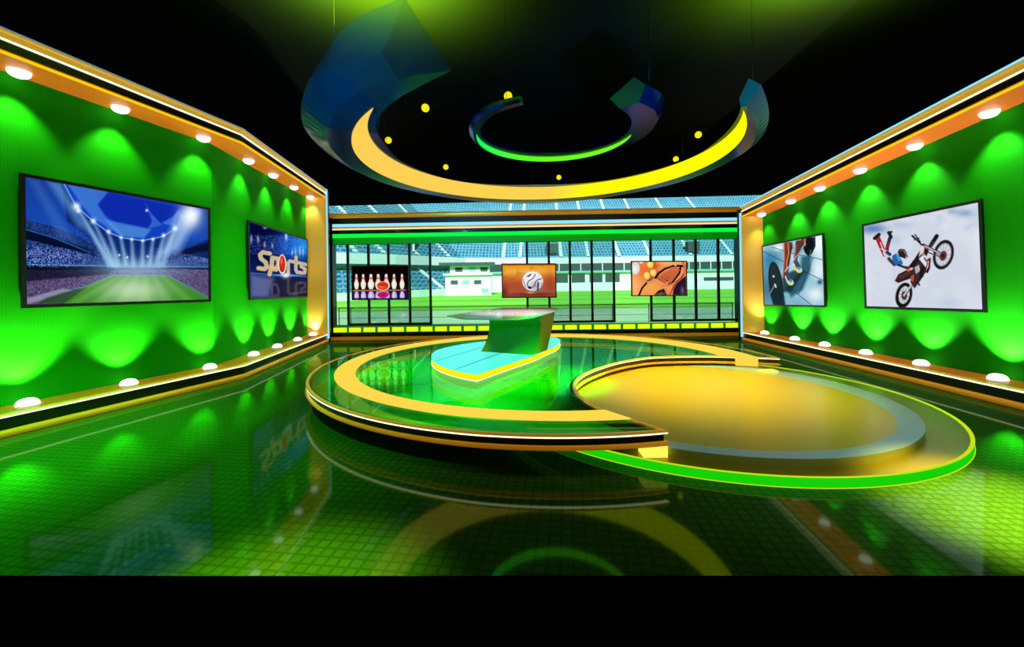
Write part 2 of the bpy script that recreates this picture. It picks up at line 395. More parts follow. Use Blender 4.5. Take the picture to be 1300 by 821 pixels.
def paint_sports():
    p = Pic(170, 150, [(85, 80), (607, 245), (605, 760), (98, 775)])
    d = np.clip((p.X-85)/520, 0, 1)
    p.vgrad([(0, (4, 8, 48)), (.45, (6, 14, 70)), (.7, (14, 34, 110)), (1, (20, 24, 50))])
    p.blob(560, 290, 140, 150, (20, 130, 235), .95); p.blob(430, 300, 120, 150, (20, 90, 210), .6)
    p.blob(120, 120, 90, 120, (4, 6, 60), .8)
    n = rng.random(p.X.shape)
    p.add(np.where((n > .8) & (p.Y > 200) & (p.Y < 380), .6, 0), (90, 120, 190))
    for (x, y, h_) in [(105, 240, 40), (165, 240, 36), (222, 290, 30), (290, 300, 26), (500, 350, 40), (540, 350, 46), (570, 350, 40), (470, 360, 30)]:
        p.blob(x, y, 9, h_, (190, 210, 240), .75)
    p.blob(415, 210, 14, 40, (170, 220, 255), .95); p.blob(225, 130, 16, 12, (120, 190, 255), .9)
    # floor below the horizon
    p.poly([(85, 550), (610, 585), (610, 765), (90, 780)], (26, 28, 66), 1, 4)
    p.poly([(90, 560), (300, 600), (260, 775), (95, 775)], (110, 130, 200), .7, 60)
    p.blob(480, 690, 110, 60, (40, 38, 44), .9)
    p.line([(90, 552), (610, 585)], 5, (70, 140, 230), .9)
    p.blob(415, 572, 150, 9, (110, 190, 255), .9)
    S = [(268, 372), (205, 360), (182, 385), (190, 420), (232, 455), (240, 495), (222, 515), (168, 508)]
    pp = [(265, 565), (285, 470), (290, 410), (338, 418), (345, 470), (325, 520), (285, 512)]
    r_ = [(432, 560), (432, 455), (448, 440), (478, 445)]
    t_ = [(505, 400), (502, 520), (515, 545), (545, 545)]; tb = [(478, 445), (540, 458)]
    s_ = [(596, 472), (560, 462), (552, 490), (590, 515), (585, 548), (548, 550)]
    for st in (S, pp, r_, t_, tb, s_): # soft mirror image under the letters
        p.line([(x, 1160-y-(x-90)*-.06) for x, y in st], 24, (104, 96, 100), .5, 8)
    for w_, col in ((44, (52, 44, 36)), (38, (226, 190, 96)), (27, (160, 150, 150)), (17, (236, 232, 214)), (6, (120, 112, 100))):
        for st in (S, pp): p.line(st, w_, col)
        for st in (r_, t_, tb, s_): p.line(st, w_*.82, col)
    p.blob(300, 500, 45, 22, (255, 190, 110), .75)
    p.ell(378, 470, 38, 92, (236, 224, 200)); p.ell(378, 468, 27, 76, (120, 14, 10)); p.ell(379, 462, 24, 66, (215, 40, 18)); p.blob(371, 440, 10, 28, (255, 130, 90), .9)
    p.blob(410, 572, 34, 26, (235, 250, 255), 1.0)
    return p

def paint_bike_rider_legs():
    p = Pic(170, 180, [(65, 205), (622, 95), (640, 770), (75, 757)])
    n = p.fbm(3, 4)
    p.vgrad([(0, (190, 225, 238)), (.4, (165, 210, 225)), (.7, (140, 195, 215)), (1, (150, 195, 215))])
    p.mix((n-.35)*1.2, (70, 130, 155))
    p.blob(130, 330, 90, 120, (50, 125, 165), .85); p.blob(110, 600, 90, 200, (48, 110, 140), .8)
    p.blob(590, 180, 70, 120, (255, 255, 255), .95); p.blob(590, 430, 70, 120, (235, 248, 252), .9); p.blob(560, 660, 90, 80, (240, 250, 252), .9)
    p.blob(220, 215, 45, 30, (250, 252, 252), .9); p.blob(345, 320, 30, 60, (225, 240, 245), .7); p.blob(410, 540, 40, 60, (180, 215, 225), .6)
    p.poly([(430, 300), (520, 290), (510, 440), (440, 620), (330, 690), (280, 600), (420, 440)], (28, 78, 98), .85, 30)
    p.poly([(250, 480), (360, 430), (460, 440), (380, 560), (330, 640), (250, 640)], (16, 40, 48), .8, 25)
    for l in ([(70, 250), (260, 345)], [(150, 205), (320, 260), (625, 330)], [(430, 430), (640, 535)], [(320, 600), (520, 765)], [(540, 310), (400, 660)]):
        p.line(l, 6, (20, 52, 66), .8, 5)
    p.blob(600, 545, 22, 22, (20, 60, 80), .9)
    p.ell(185, 560, 66, 215, (26, 42, 44), 1, -.12); p.ell(180, 540, 46, 170, (36, 50, 52), .8, -.12)
    p.poly([(120, 620), (250, 560), (275, 770), (160, 770)], (24, 42, 46), .95, 12)
    p.ell(165, 488, 10, 10, (215, 225, 225)); p.line([(90, 710), (178, 570)], 12, (120, 130, 135)); p.line([(178, 565), (186, 590)], 14, (215, 225, 225))
    p.poly([(430, 130), (560, 110), (562, 200), (530, 270), (495, 300), (460, 260), (440, 190)], (30, 40, 46), 1, 6)
    p.ell(500, 195, 44, 90, (14, 22, 28), 1, .0)
    p.line([(520, 235), (505, 285)], 5, (150, 160, 165), .8)
    # legs
    p.poly([(262, 165), (345, 158), (350, 210), (322, 300), (305, 400), (300, 470), (262, 500), (248, 520), (256, 420), (268, 300)], (112, 56, 44), 1, 6)
    p.line([(268, 170), (270, 320), (254, 500)], 10, (215, 120, 92), .95); p.line([(305, 175), (312, 260), (292, 350), (288, 430)], 9, (228, 140, 105), .95)
    p.line([(335, 190), (320, 320), (300, 440)], 12, (60, 34, 30), .9)
    p.poly([(378, 148), (455, 135), (440, 200), (405, 280), (382, 350), (368, 380), (358, 320), (372, 230)], (92, 52, 46), 1, 6)
    p.line([(380, 190), (368, 320), (372, 370)], 8, (205, 110, 80), .9); p.line([(462, 130), (462, 190)], 18, (215, 110, 80), .95)
    p.line([(465, 180), (420, 250), (350, 345), (275, 440)], 11, (170, 195, 205)); p.line([(465, 186), (352, 350)], 3, (40, 50, 56), .9)
    for (x, y, k) in ((315, 530, 1.0), (395, 410, .95)):
        p.poly([(x-38, y-60), (x-8, y-85), (x+20, y-30), (x+42, y+15), (x+30, y+42), (x-14, y+30), (x-34, y-10)], (62, 76, 96), 1, 5)
        p.line([(x-36, y-40), (x-18, y+15)], 12, (225, 235, 240), .95)
        p.ell(x+12, y+22, 30, 24, (206, 222, 50), 1, .2); p.ell(x+14, y+12, 26, 22, (196, 214, 222), 1, .2); p.ell(x+12, y+2, 16, 14, (90, 130, 160), .9)
    p.blob(368, 412, 20, 14, (210, 225, 80), .9)
    return p

def paint_motocross():
    p = Pic(250, 210, [(55, 217), (832, 58), (863, 785), (72, 765)])
    n = p.fbm(3, 5)
    p.fill((208, 215, 228)); p.mix((n-.42)*2.0, (226, 230, 238))
    n2 = p.fbm(4, 4)
    p.mix(np.clip((n2-.5)*3, 0, .5)*np.clip((420-p.Y)/300, 0, 1), (140, 170, 205))
    p.blob(120, 235, 90, 32, (80, 115, 175), .8); p.blob(330, 210, 60, 22, (165, 185, 215), .5); p.blob(745, 130, 60, 26, (110, 150, 195), .7); p.blob(660, 120, 36, 18, (130, 165, 200), .6); p.blob(270, 310, 44, 34, (175, 196, 222), .6); p.blob(640, 740, 70, 30, (185, 200, 222), .6)
    K = (24, 18, 18)
    # front wheel (upper right)
    p.ell(597, 412, 66, 100, K, 1, .28); p.ell(597, 412, 50, 80, (206, 212, 224), 1, .28); p.ell(597, 412, 50, 80, (120, 118, 122), 1, .28, ring=5)
    for a in range(12):
        t = a*PI/6; p.line([(597, 412), (597+48*math.cos(t), 412+74*math.sin(t))], 2.5, (96, 90, 96), .7)
    p.ell(595, 420, 24, 34, (96, 48, 50), 1, .28); p.ell(593, 418, 10, 14, (40, 24, 26), 1)
    for a in range(40):
        t = a*2*PI/40; x_ = 66*math.cos(t); y_ = 100*math.sin(t)
        p.ell(597+x_*math.cos(.28)-y_*math.sin(.28), 412+x_*math.sin(.28)+y_*math.cos(.28), 4.5, 4.5, K, .9)
    # rear wheel
    p.ell(327, 690, 54, 84, K, 1, .22); p.ell(329, 688, 36, 62, (202, 208, 220), 1, .22)
    for a in range(10):
        t = a*PI/5+.2; p.line([(327, 690), (327+36*math.cos(t), 690+58*math.sin(t))], 2.5, (80, 74, 80), .8)
    p.ell(330, 692, 20, 30, (88, 46, 46), 1)
    for a in range(36):
        t = a*2*PI/36; x_ = 54*math.cos(t); y_ = 84*math.sin(t)
        p.ell(327+x_*math.cos(.22)-y_*math.sin(.22), 690+x_*math.sin(.22)+y_*math.cos(.22), 5, 5, K, .9)
    p.line([(330, 690), (395, 600), (400, 560)], 16, (190, 192, 198)); p.line([(336, 694), (404, 600)], 5, (50, 40, 42))
    # rear mudguard, seat, body
    p.poly([(264, 592), (290, 545), (350, 515), (400, 520), (420, 560), (330, 590), (290, 606)], (52, 30, 32)); p.poly([(285, 560), (360, 525), (380, 540), (300, 580)], (84, 52, 48), .8)
    p.poly([(350, 505), (400, 440), (440, 380), (465, 390), (440, 450), (400, 500)], (34, 24, 28))
    p.poly([(380, 520), (430, 450), (470, 430), (492, 470), (478, 530), (440, 590), (400, 645), (372, 600)], (58, 40, 42))
    p.poly([(430, 440), (452, 420), (485, 470), (478, 500), (455, 470)], (228, 226, 230)); p.poly([(400, 500), (430, 480), (440, 520), (410, 545)], (190, 188, 196), .9)
    p.poly([(440, 500), (470, 490), (462, 560), (430, 590)], (30, 22, 26)); p.poly([(375, 560), (398, 548), (392, 600), (374, 590)], (196, 90, 70), .9)
    p.poly([(345, 515), (368, 492), (376, 520), (356, 530)], (230, 100, 80))
    p.poly([(438, 350), (475, 345), (500, 380), (486, 410), (462, 420), (446, 400)], (205, 120, 110)); p.poly([(470, 365), (500, 380), (482, 425), (466, 400)], (30, 22, 26)); p.poly([(442, 348), (470, 345), (460, 395), (430, 430)], (226, 222, 226), .9)
    p.line([(462, 345), (570, 402)], 18, (56, 44, 46)); p.line([(470, 352), (575, 405)], 7, (210, 208, 212)); p.line([(490, 395), (570, 425)], 8, (88, 60, 60))
    p.line([(500, 500), (486, 530)], 16, K); p.line([(490, 450), (506, 440), (500, 500)], 14, (112, 30, 36)); p.line([(420, 600), (434, 620)], 10, K)
    p.line([(390, 285), (450, 345)], 11, K); p.line([(405, 275), (440, 325)], 8, K); p.line([(400, 310), (430, 300)], 10, (60, 54, 60)); p.line([(385, 283), (398, 296)], 13, (46, 40, 46))
    p.line([(512, 348), (552, 285)], 28, (28, 20, 22)); p.line([(505, 352), (530, 330)], 18, (60, 44, 44))
    # rider
    p.line([(150, 300), (180, 370), (198, 410)], 34, (176, 34, 44)); p.line([(168, 330), (192, 395)], 8, (240, 236, 236), .85); p.line([(168, 372), (205, 380)], 7, (240, 236, 236), .7)
    p.line([(232, 300), (215, 360), (210, 400)], 24, (64, 34, 48)); p.line([(226, 330), (210, 372)], 7, (188, 44, 54), .9)
    p.line([(128, 300), (158, 275)], 24, (34, 26, 30)); p.line([(228, 262), (240, 292)], 24, (34, 28, 32)); p.line([(218, 262), (246, 256)], 12, (34, 28, 32))
    p.line([(205, 400), (235, 450), (270, 480)], 40, (206, 204, 210)); p.line([(212, 396), (232, 410)], 22, (44, 48, 120)); p.line([(225, 440), (262, 480)], 22, (58, 54, 66))
    p.poly([(248, 420), (275, 402), (300, 425), (322, 470), (300, 492), (270, 485), (250, 455)], (34, 100, 172)); p.poly([(272, 408), (296, 424), (310, 450), (290, 455)], (70, 170, 214), .9)
    p.line([(290, 482), (350, 505)], 16, (34, 44, 84)); p.line([(340, 497), (362, 500)], 14, (60, 50, 56))
    p.ell(318, 402, 34, 27, (44, 34, 36), 1, .7); p.line([(330, 385), (352, 425)], 12, (116, 108, 108)); p.line([(300, 385), (330, 378)], 10, (84, 74, 76)); p.line([(300, 420), (340, 436)], 8, K)
    return p

def paint_bowling():
    p = Pic(150, 96, [(175, 185), (890, 185), (890, 615), (175, 615)])
    p.fill((12, 2, 4)); p.poly([(175, 505), (890, 500), (890, 615), (175, 615)], (34, 14, 96), 1, 6)
    p.poly([(175, 440), (890, 440), (890, 500), (175, 505)], (28, 10, 6), 1, 20)
    p.line([(175, 503), (860, 497)], 10, (214, 150, 70))
    for (x, w_, top) in [(224, 32, 286), (313, 36, 286), (413, 44, 284), (508, 44, 284), (612, 44, 282), (714, 36, 282), (817, 33, 280)]:
        def pin(yy, col, hi):
            p.poly([(x-w_*.42, yy(305)), (x-w_*.35, yy(290)), (x, yy(280)), (x+w_*.35, yy(290)), (x+w_*.42, yy(305)), (x+w_*.36, yy(335)), (x+w_*.55, yy(372)), (x+w_*.95, yy(405)), (x+w_*.9, yy(440)), (x+w_*.5, yy(485)), (x-w_*.5, yy(485)), (x-w_*.9, yy(440)), (x-w_*.95, yy(405)), (x-w_*.55, yy(372)), (x-w_*.36, yy(335))], col, 1, 8)
            p.blob(x-w_*.2, yy(425), w_*.45, 45, hi, .8)
            p.line([(x-w_*.34, yy(340)), (x+w_*.34, yy(340))], 20, (226, 70, 84))
        pin(lambda y: 990-y*.98, (190, 170, 214), (236, 226, 240)); 
        pin(lambda y: y, (236, 226, 206), (255, 252, 240))
    p.ell(566, 565, 84, 58, (240, 214, 236)); p.ell(568, 558, 76, 44, (196, 32, 128)); p.blob(568, 560, 50, 18, (120, 20, 60), .7)
    p.ell(566, 440, 92, 60, (255, 236, 220)); p.ell(566, 440, 76, 56, (222, 62, 24)); p.blob(566, 425, 50, 8, (110, 20, 20), .8); p.blob(540, 460, 40, 18, (255, 130, 80), .6)
    p.poly([(175, 600), (890, 600), (890, 615), (175, 615)], (20, 8, 50), .8, 6)
    return p

def paint_football():
    p = Pic(150, 94, [(135, 170), (885, 170), (885, 630), (135, 630)])
    p.vgrad([(0, (150, 70, 30)), (.05, (238, 158, 30)), (.22, (242, 176, 60)), (.38, (214, 120, 52)), (.6, (176, 78, 44)), (.85, (168, 84, 60)), (1, (128, 58, 50))])
    n = p.fbm(6, 3); p.mix((n-.5)*.7, (110, 40, 30))
    p.blob(570, 590, 240, 22, (72, 30, 26), .7); p.blob(530, 572, 60, 14, (240, 190, 90), .8); p.blob(150, 560, 50, 80, (86, 24, 18), .7); p.blob(810, 420, 80, 160, (150, 60, 34), .5)
    p.ell(562, 408, 148, 140, (232, 228, 234)); p.blob(610, 480, 80, 70, (160, 150, 172), .7); p.blob(530, 340, 80, 60, (255, 255, 255), .9)
    p.poly([(470, 345), (530, 300), (550, 310), (510, 350)], (66, 72, 150), 1, 8)
    p.line([(600, 310), (570, 365), (510, 400), (485, 440), (495, 490), (540, 510)], 12, (34, 30, 40)); p.line([(690, 375), (640, 385), (600, 420), (590, 470), (550, 500)], 12, (40, 36, 48))
    p.line([(430, 380), (440, 440), (470, 500)], 8, (60, 56, 70), .9); p.poly([(495, 480), (540, 485), (535, 520), (500, 515)], (24, 20, 28)); p.line([(640, 430), (632, 540)], 20, (30, 24, 30)); p.line([(690, 430), (690, 500), (650, 540)], 6, (110, 100, 120), .8)
    return p

def paint_tennis():
    p = Pic(150, 94, [(78, 128), (832, 128), (832, 603), (78, 603)])
    p.fill((244, 150, 84)); p.blob(250, 250, 120, 160, (236, 96, 36), .75); p.blob(420, 170, 60, 50, (220, 70, 24), .6)
    p.blob(120, 480, 90, 170, (250, 186, 120), .8); p.blob(600, 140, 200, 40, (252, 178, 108), .8); p.blob(330, 480, 90, 70, (244, 180, 70), .7)
    p.ell(125, 215, 60, 92, (214, 214, 206)); p.blob(120, 230, 36, 55, (252, 252, 248), .9); p.ell(205, 130, 30, 20, (236, 232, 224))
    for (x, y) in ((285, 325), (375, 280), (335, 165)):
        p.blob(x+35, y+15, 48, 50, (170, 40, 16), .7)
        p.ell(x, y, 44, 52, (236, 206, 80)); p.blob(x-8, y-6, 24, 32, (250, 246, 150), .9)
    # strings area
    p.poly([(420, 370), (520, 280), (640, 215), (760, 205), (740, 290), (650, 420), (540, 450)], (208, 96, 48), .95, 6)
    for k in range(12):
        p.line([(430+k*28, 420-k*6), (520+k*22, 250-k*4)], 3, (150, 60, 36), .6); p.line([(430+k*10, 380-k*14), (660+k*8, 420-k*18)], 3, (236, 150, 110), .5)
    p.blob(600, 330, 90, 60, (196, 96, 56), .7)
    p.poly([(700, 420), (830, 330), (832, 603), (640, 603), (660, 500)], (34, 22, 42)); p.blob(780, 540, 26, 60, (110, 100, 150), .8)
    p.line([(170, 603), (215, 500), (300, 405), (390, 365), (400, 360)], 26, (24, 14, 16)); p.line([(285, 420), (390, 368)], 14, (206, 196, 190)); p.line([(300, 405), (350, 385)], 6, (60, 50, 50))
    p.line([(405, 355), (450, 290), (540, 225), (650, 188), (750, 185), (800, 190)], 30, (26, 14, 16)); p.line([(560, 205), (640, 185)], 5, (200, 190, 190), .8); p.ell(686, 180, 14, 8, (240, 240, 240))
    p.line([(760, 200), (740, 290), (680, 370), (640, 430), (580, 450)], 26, (28, 14, 18)); p.line([(530, 290), (600, 245), (690, 235), (740, 250)], 14, (230, 110, 80), .9)
    p.line([(785, 130), (822, 210), (812, 290), (760, 370), (690, 430), (600, 600)], 28, (204, 84, 60)); p.line([(790, 150), (826, 215), (806, 300)], 8, (246, 150, 120), .9); p.line([(800, 310), (770, 350), (700, 410), (640, 520)], 12, (110, 34, 34), .9)
    p.line([(395, 385), (470, 450), (540, 510), (575, 600)], 22, (228, 120, 80)); p.line([(400, 385), (470, 445), (545, 510)], 6, (252, 200, 160)); p.line([(505, 468), (590, 465), (680, 435)], 18, (222, 100, 78)); p.line([(520, 462), (670, 430)], 5, (250, 190, 160))
    p.poly([(380, 603), (440, 540), (520, 510), (560, 603)], (40, 28, 22)); p.line([(400, 600), (500, 560)], 8, (150, 140, 70), .8); p.line([(450, 600), (530, 575)], 8, (200, 196, 190), .7)
    for k in range(7): p.ell(430+k*24, 350+(k % 3)*18, 7, 7, (40, 20, 20))
    p.ell(568, 425, 11, 20, (214, 180, 70)); p.ell(568, 400, 8, 12, (30, 16, 20))
    return p

# ------------------------------------------------------------------ floor and ceiling
fl = onz(0, 730.5, 0); fr_ = onz(1300, 730.5, 0)
dirv = (fr_-fl).normalized()
fa = fl-dirv*9; fb = fr_+dirv*9
mb = MB()
mb.hexa([(fa.x, fa.y, -.003), (fb.x, fb.y, -.003), (14, 15.5, -.003), (-14, 15.5, -.003)], [(fa.x, fa.y, 0), (fb.x, fb.y, 0), (14, 15.5, 0), (-14, 15.5, 0)])
struct(mb.build('floor', 'floor_green'))
CZ = 6.5
ce_l = onz(418, 261.5, CZ); ce_r = onz(988, 247, CZ); dd = (ce_r-ce_l).normalized()
a = ce_l-dd*20; b = ce_r+dd*20
mb = MB()
mb.hexa([(-26, -14, CZ), (26, -14, CZ), (b.x, b.y, CZ), (a.x, a.y, CZ)], [(-26, -14, CZ+.3), (26, -14, CZ+.3), (b.x, b.y, CZ+.3), (a.x, a.y, CZ+.3)])
struct(mb.build('ceiling', 'ceiling_black'))

# ------------------------------------------------------------------ side walls
def side_wall(side, pts, tops, near_len, zl, wallmat):
    """pts: front line on the floor from near to far; tops: height at each; outward offset for the recess"""
    sgn = -1 if side == 'left' else 1
    P = [Vector((p.x, p.y, 0)) for p in pts]
    # extend the near end beyond the frame
    d0 = (P[0]-P[1]).normalized(); slope = (tops[0]-tops[1])/(P[0]-P[1]).length
    P = [P[0]+d0*near_len]+P[1:]; T = [tops[0]+slope*near_len]+list(tops[1:])
    segs = [(P[i+1]-P[i]).normalized() for i in range(len(P)-1)]
    nr = [Vector((s.y, -s.x, 0)) if sgn > 0 else Vector((-s.y, s.x, 0)) for s in segs]   # outward (away from the room)
    vn = []
    for i in range(len(P)):
        if i == 0: vn.append(nr[0])
        elif i == len(P)-1: vn.append(nr[-1])
        else:
            m = (nr[i-1]+nr[i]).normalized(); vn.append(m/m.dot(nr[i]))
    def at(i, n, z): return P[i]+vn[i]*n+Vector((0, 0, z))
    def band(name, prof, mat, smooth=False, label=None):
        rings = [[at(i, n, z(T[i]) if callable(z) else z) for n, z in prof] for i in range(len(P))]
        m = MB(); m.loft(rings, closed=True, smooth=smooth)
        return struct(m.build(name, mat))
    R = 0.58
    band('wall_'+side, [(R, 0.0), (R+.12, 0.0), (R+.12, lambda t: t), (R, lambda t: t)], wallmat)
    # lower frame: ledge box, gold sill, strip light, black band, orange tube
    band('trim_1', [(0.12, 0.0), (R, 0.0), (R, zl), (0.12, zl)], 'brown_ledge')
    band('trim_2', [(0.018, .12), (0.12, .12), (0.12, zl+.002), (0.018, zl-.010)], 'gold_bright')
    band('trim_3', [(0.0, zl-.022), (0.018, zl-.022), (0.018, zl-.006), (0.0, zl-.008)], 'led_white')
    band('baseboard_'+side, [(0.02, 0.0), (0.12, 0.0), (0.12, .13), (0.06, zl-.022), (0.016, zl-.022)], 'black_band')
    arc = [(0.02-.05*math.sin(t), .042-.042*math.cos(t)) for t in [k*PI/8 for k in range(9)]]
    band('trim_4', arc+[(0.05, .084), (0.05, 0)], 'orange_tube', False)
    # upper frame
    tp = lambda dz: (lambda t: t-dz)
    band('trim_5', [(0.0, tp(.275)), (R, tp(.275)), (R, tp(.24)), (0.0, tp(.24))], 'brown_ledge')
    band('trim_6', [(-.012, tp(.285)), (0.03, tp(.285)), (0.03, tp(.262)), (-.012, tp(.262))], 'led_yellow_edge')
    band('trim_7', [(0.015, tp(.262)), (R, tp(.24)), (R, tp(.13)), (0.015, tp(.135))], 'black_band')
    band('trim_8', [(-.005, tp(.135)), (0.03, tp(.135)), (0.03, tp(.119)), (-.005, tp(.119))], 'led_white')
    band('trim_9', [(0.02, tp(.119)), (.3, tp(.119)), (.3, tp(.03)), (-.03, tp(.022)), (0.01, tp(.05)), (.02, tp(.08))], 'gold_bright')
    band('trim_10', [(-.02, tp(.022)), (.3, tp(.022)), (.3, tp(.012)), (-.02, tp(.012))], 'black_satin')
    bt = 0.004 if side == 'left' else .03
    band('trim_11', [(-.03, tp(.012)), (.05, tp(.012)), (.05, tp(.012-bt)), (-.03, tp(.012-bt))], 'led_blue_thin' if side == 'left' else 'led_blue')
    # end return at the far end: gold jamb, black edge, blue upright light
    e = len(P)-1; s = segs[-1]
    jam = MB(); t = T[e]
    q = [at(e, .0, zl), at(e, R, zl), at(e, R, t-.275), at(e, .0, t-.275)]
    jam.hexa([q[0]-s*.05, q[1]-s*.05, q[1], q[0]], [q[3]-s*.05, q[2]-s*.05, q[2], q[3]])
    struct(jam.build('trim_12', 'gold_bright'))
    up = MB(); q0 = at(e, -.03, .10); q1 = at(e, .02, .10)
    hgt = Vector((0, 0, t-.10 if side == 'left' else t-.26))
    up.hexa([q0+s*.0, q1+s*.0, q1+s*.05, q0+s*.05], [q0+hgt, q1+hgt, q1+s*.05+hgt, q0+s*.05+hgt])
    struct(up.build('trim_13', 'led_blue'))
    bk = MB(); q0 = at(e, -.05, 0)+s*.05; q1 = at(e, .7, 0)+s*.05; hh = Vector((0, 0, t-.05))
    bk.hexa([q0, q1, q1+s*.08, q0+s*.08], [q0+hh, q1+hh, q1+s*.08+hh, q0+s*.08+hh])
    struct(bk.build('trim_14', 'black_satin'))
    return dict(P=P, T=T, segs=segs, nr=nr, R=R, zl=zl)

zn = [onz(0, 557, 0), onz(311, 480, 0), onz(416.5, 434, 0)]
def ztop(x, y, P):   # height on the vertical through P seen at image y
    d = ray(x, y); return H+d.z*P.y
L_tops = [ztop(0, 30.2, zn[0]), ztop(307.5, 162.3, zn[1]), ztop(414, 240, zn[2])]
WL = side_wall('left', zn, L_tops, 2.6, .243, 'wall_green')
rn = [onz(1300, 521, 0), onz(943, 432, 0)]
R_tops = [ztop(1300, 78.3, rn[0]), ztop(947, 263, rn[1])]
WR = side_wall('right', rn, R_tops, 2.6, .235, 'wall_green')
print('tops', L_tops, R_tops, zn, rn)

# ---- dome lamps on soffit and ledge
def dome(W, px, top, label, group, n=.40):
    d = ray(px, 365); best = None
    for i, s in enumerate(W['segs']):
        a = W['P'][i]+W['nr'][i]*n; nn = W['nr'][i]
        t = a.dot(nn)/(d.x*nn.x+d.y*nn.y) if abs(d.x*nn.x+d.y*nn.y) > 1e-6 else -1
        if t <= 0: continue
        q = Vector((d.x*t, d.y*t, 0)); k = (q-a).dot(s); Ls = (W['P'][i+1]-W['P'][i]).length
        if -.6 <= k <= Ls+.3:
            best = (q, i, k/Ls)
            if k <= Ls: break
    q, i, f = best
    f = max(0, min(1, f)); T = W['T'][i]*(1-f)+W['T'][i+1]*f
    z = T-.275 if top else W['zl']
    m = MB(); r = .105
    prof = [(r, 0), (r*.985, .02), (r*.9, .042), (r*.72, .062), (r*.45, .075), (r*.18, .08), (0.002, .081)]
    m.lathe([(0.002, 0)]+prof, (q.x, q.y, z), 24, -1 if top else 1)
    o = m.build('dome_lamp', 'lamp_white', origin=(q.x, q.y, z)); tag(o, label, 'lamp', group)
    nn = W['nr'][i]
    ld = bpy.data.lights.new('wall_spot', 'SPOT'); ld.energy = (SPOT_T if top else SPOT_B)*(0.6 if 'jamb' in label else 1)*(1.6 if 'nearest' in label and not top else 1); ld.color = (1.0, 0.9, 0.7) if 'jamb' in label else ((0.8, 1.0, 0.5) if q.x < 0 else (1.0, 1.0, 1.0))
    ld.spot_size = math.radians(82 if top else 94); ld.spot_blend = 0.7; ld.shadow_soft_size = .04
    lo = bpy.data.objects.new('wall_spot', ld); C.objects.link(lo)
    off = -.10 if top else .10
    lo.location = (q.x-nn.x*.08, q.y-nn.y*.08, z+off)
    aim = Vector((nn.x*.22, nn.y*.22, -1 if top else 1)).normalized()
    lo.rotation_euler = aim.to_track_quat('-Z', 'Y').to_euler()
SPOT_T, SPOT_B = 62.0, 135.0
ordl = ['nearest the camera', 'second from the camera', 'third from the camera, before the corner', 'first beyond the wall corner', 'second beyond the wall corner', 'third beyond the wall corner', 'last one, at the gold jamb']
gl = 'dome lamps along the left wall'
for px, o_ in zip([28, 156, 261, 318, 349, 375, 395.5], ordl): dome(WL, px, True, 'white dome lamp under top rail of left wall, '+o_, gl)
for px, o_ in zip([33, 162, 265, 321, 351, 377, 396.5], ordl): dome(WL, px, False, 'white dome lamp on bottom ledge of left wall, '+o_, gl)
ordr = ['nearest the camera', 'second from the camera', 'third from the camera', 'third from the far end', 'second from the far end', 'last one, at the gold jamb']
gr_ = 'dome lamps along the right wall'
for px, o_ in zip([1259, 1164, 1094, 1042.5, 1005.5, 968], ordr): dome(WR, px, True, 'white dome lamp under top rail of right wall, '+o_, gr_)
for px, o_ in zip([1265, 1168, 1098, 1046, 1008, 970], ordr): dome(WR, px, False, 'white dome lamp on bottom ledge of right wall, '+o_, gr_)

# ------------------------------------------------------------------ screens
def screen(name, label, cat, corners_px, plane_p, plane_n, pic, bez, depth=.03, group=None, inset=None):
    """corners_px: outer TL,TR,BR,BL; plane_n points to the viewer"""
    c = [onplane(x, y, plane_p, plane_n) for x, y in corners_px]
    cen = sum(c, Vector())/4
    root = thing(name, label, cat, (cen.x, cen.y, min(p.z for p in c)), group)
    fr = MB(); n = plane_n.normalized()
    u = ((c[1]-c[0])+(c[2]-c[3])).normalized(); v = ((c[3]-c[0])+(c[2]-c[1])).normalized()
    inner = [c[0]+u*bez+v*bez, c[1]-u*bez+v*bez, c[2]-u*bez-v*bez, c[3]+u*bez-v*bez]
    fo = [p for p in c]; bo = [p-n*depth for p in c]; fi = inner; ii = [p-n*.012 for p in inner]
    vs = fo+bo+fi+ii
    fs = []
    for k in range(4):
        l = (k+1) % 4
        fs += [(k, l, 8+l, 8+k), (8+k, 8+l, 12+l, 12+k), (k, 4+k, 4+l, l)]
    fs += [(4, 7, 6, 5), (12, 13, 14, 15)]
    fr.quadlist(vs, fs); fr.build('bezel', 'bezel', root)
    pic.panel('display', [p-n*.006 for p in inner], root)
    # wall bracket behind
    bk = MB(); m0 = cen-n*depth; bk.hexa([m0-u*.15-v*.1-n*.035, m0+u*.15-v*.1-n*.035, m0+u*.15-v*.1, m0-u*.15-v*.1], [m0-u*.15+v*.1-n*.035, m0+u*.15+v*.1-n*.035, m0+u*.15+v*.1, m0-u*.15+v*.1])
    bk.build('bracket', 'bezel', root)
    return root
def wplane(W, i, back=.07):
    n = -W['nr'][i]; return W['P'][i]+W['nr'][i]*(W['R']-back), n
pp_, nn_ = wplane(WL, 0)
screen('wall_screen', 'large wall screen showing a floodlit blue football arena, on the left wall', 'screen', [(25.8, 218.8), (267.2, 263.7), (268.1, 382.9), (28.1, 391.3)], pp_, nn_, paint_arena(), .045)
pp_, nn_ = wplane(WL, 1)
screen('wall_screen', 'smaller wall screen with the gold word Sports, on the left wall beyond the corner', 'screen', [(315, 278.7), (390.7, 303.6), (390.7, 377.5), (317.3, 380.4)], pp_, nn_, paint_sports(), .045)
pp_, nn_ = wplane(WR, 0)
screen('wall_screen', "smaller wall screen on the right wall showing a cyclist's legs and wheels", 'screen', [(967, 311.8), (1044.9, 295.7), (1047.8, 389.8), (969.4, 388)], pp_, nn_, paint_bike_rider_legs(), .04)
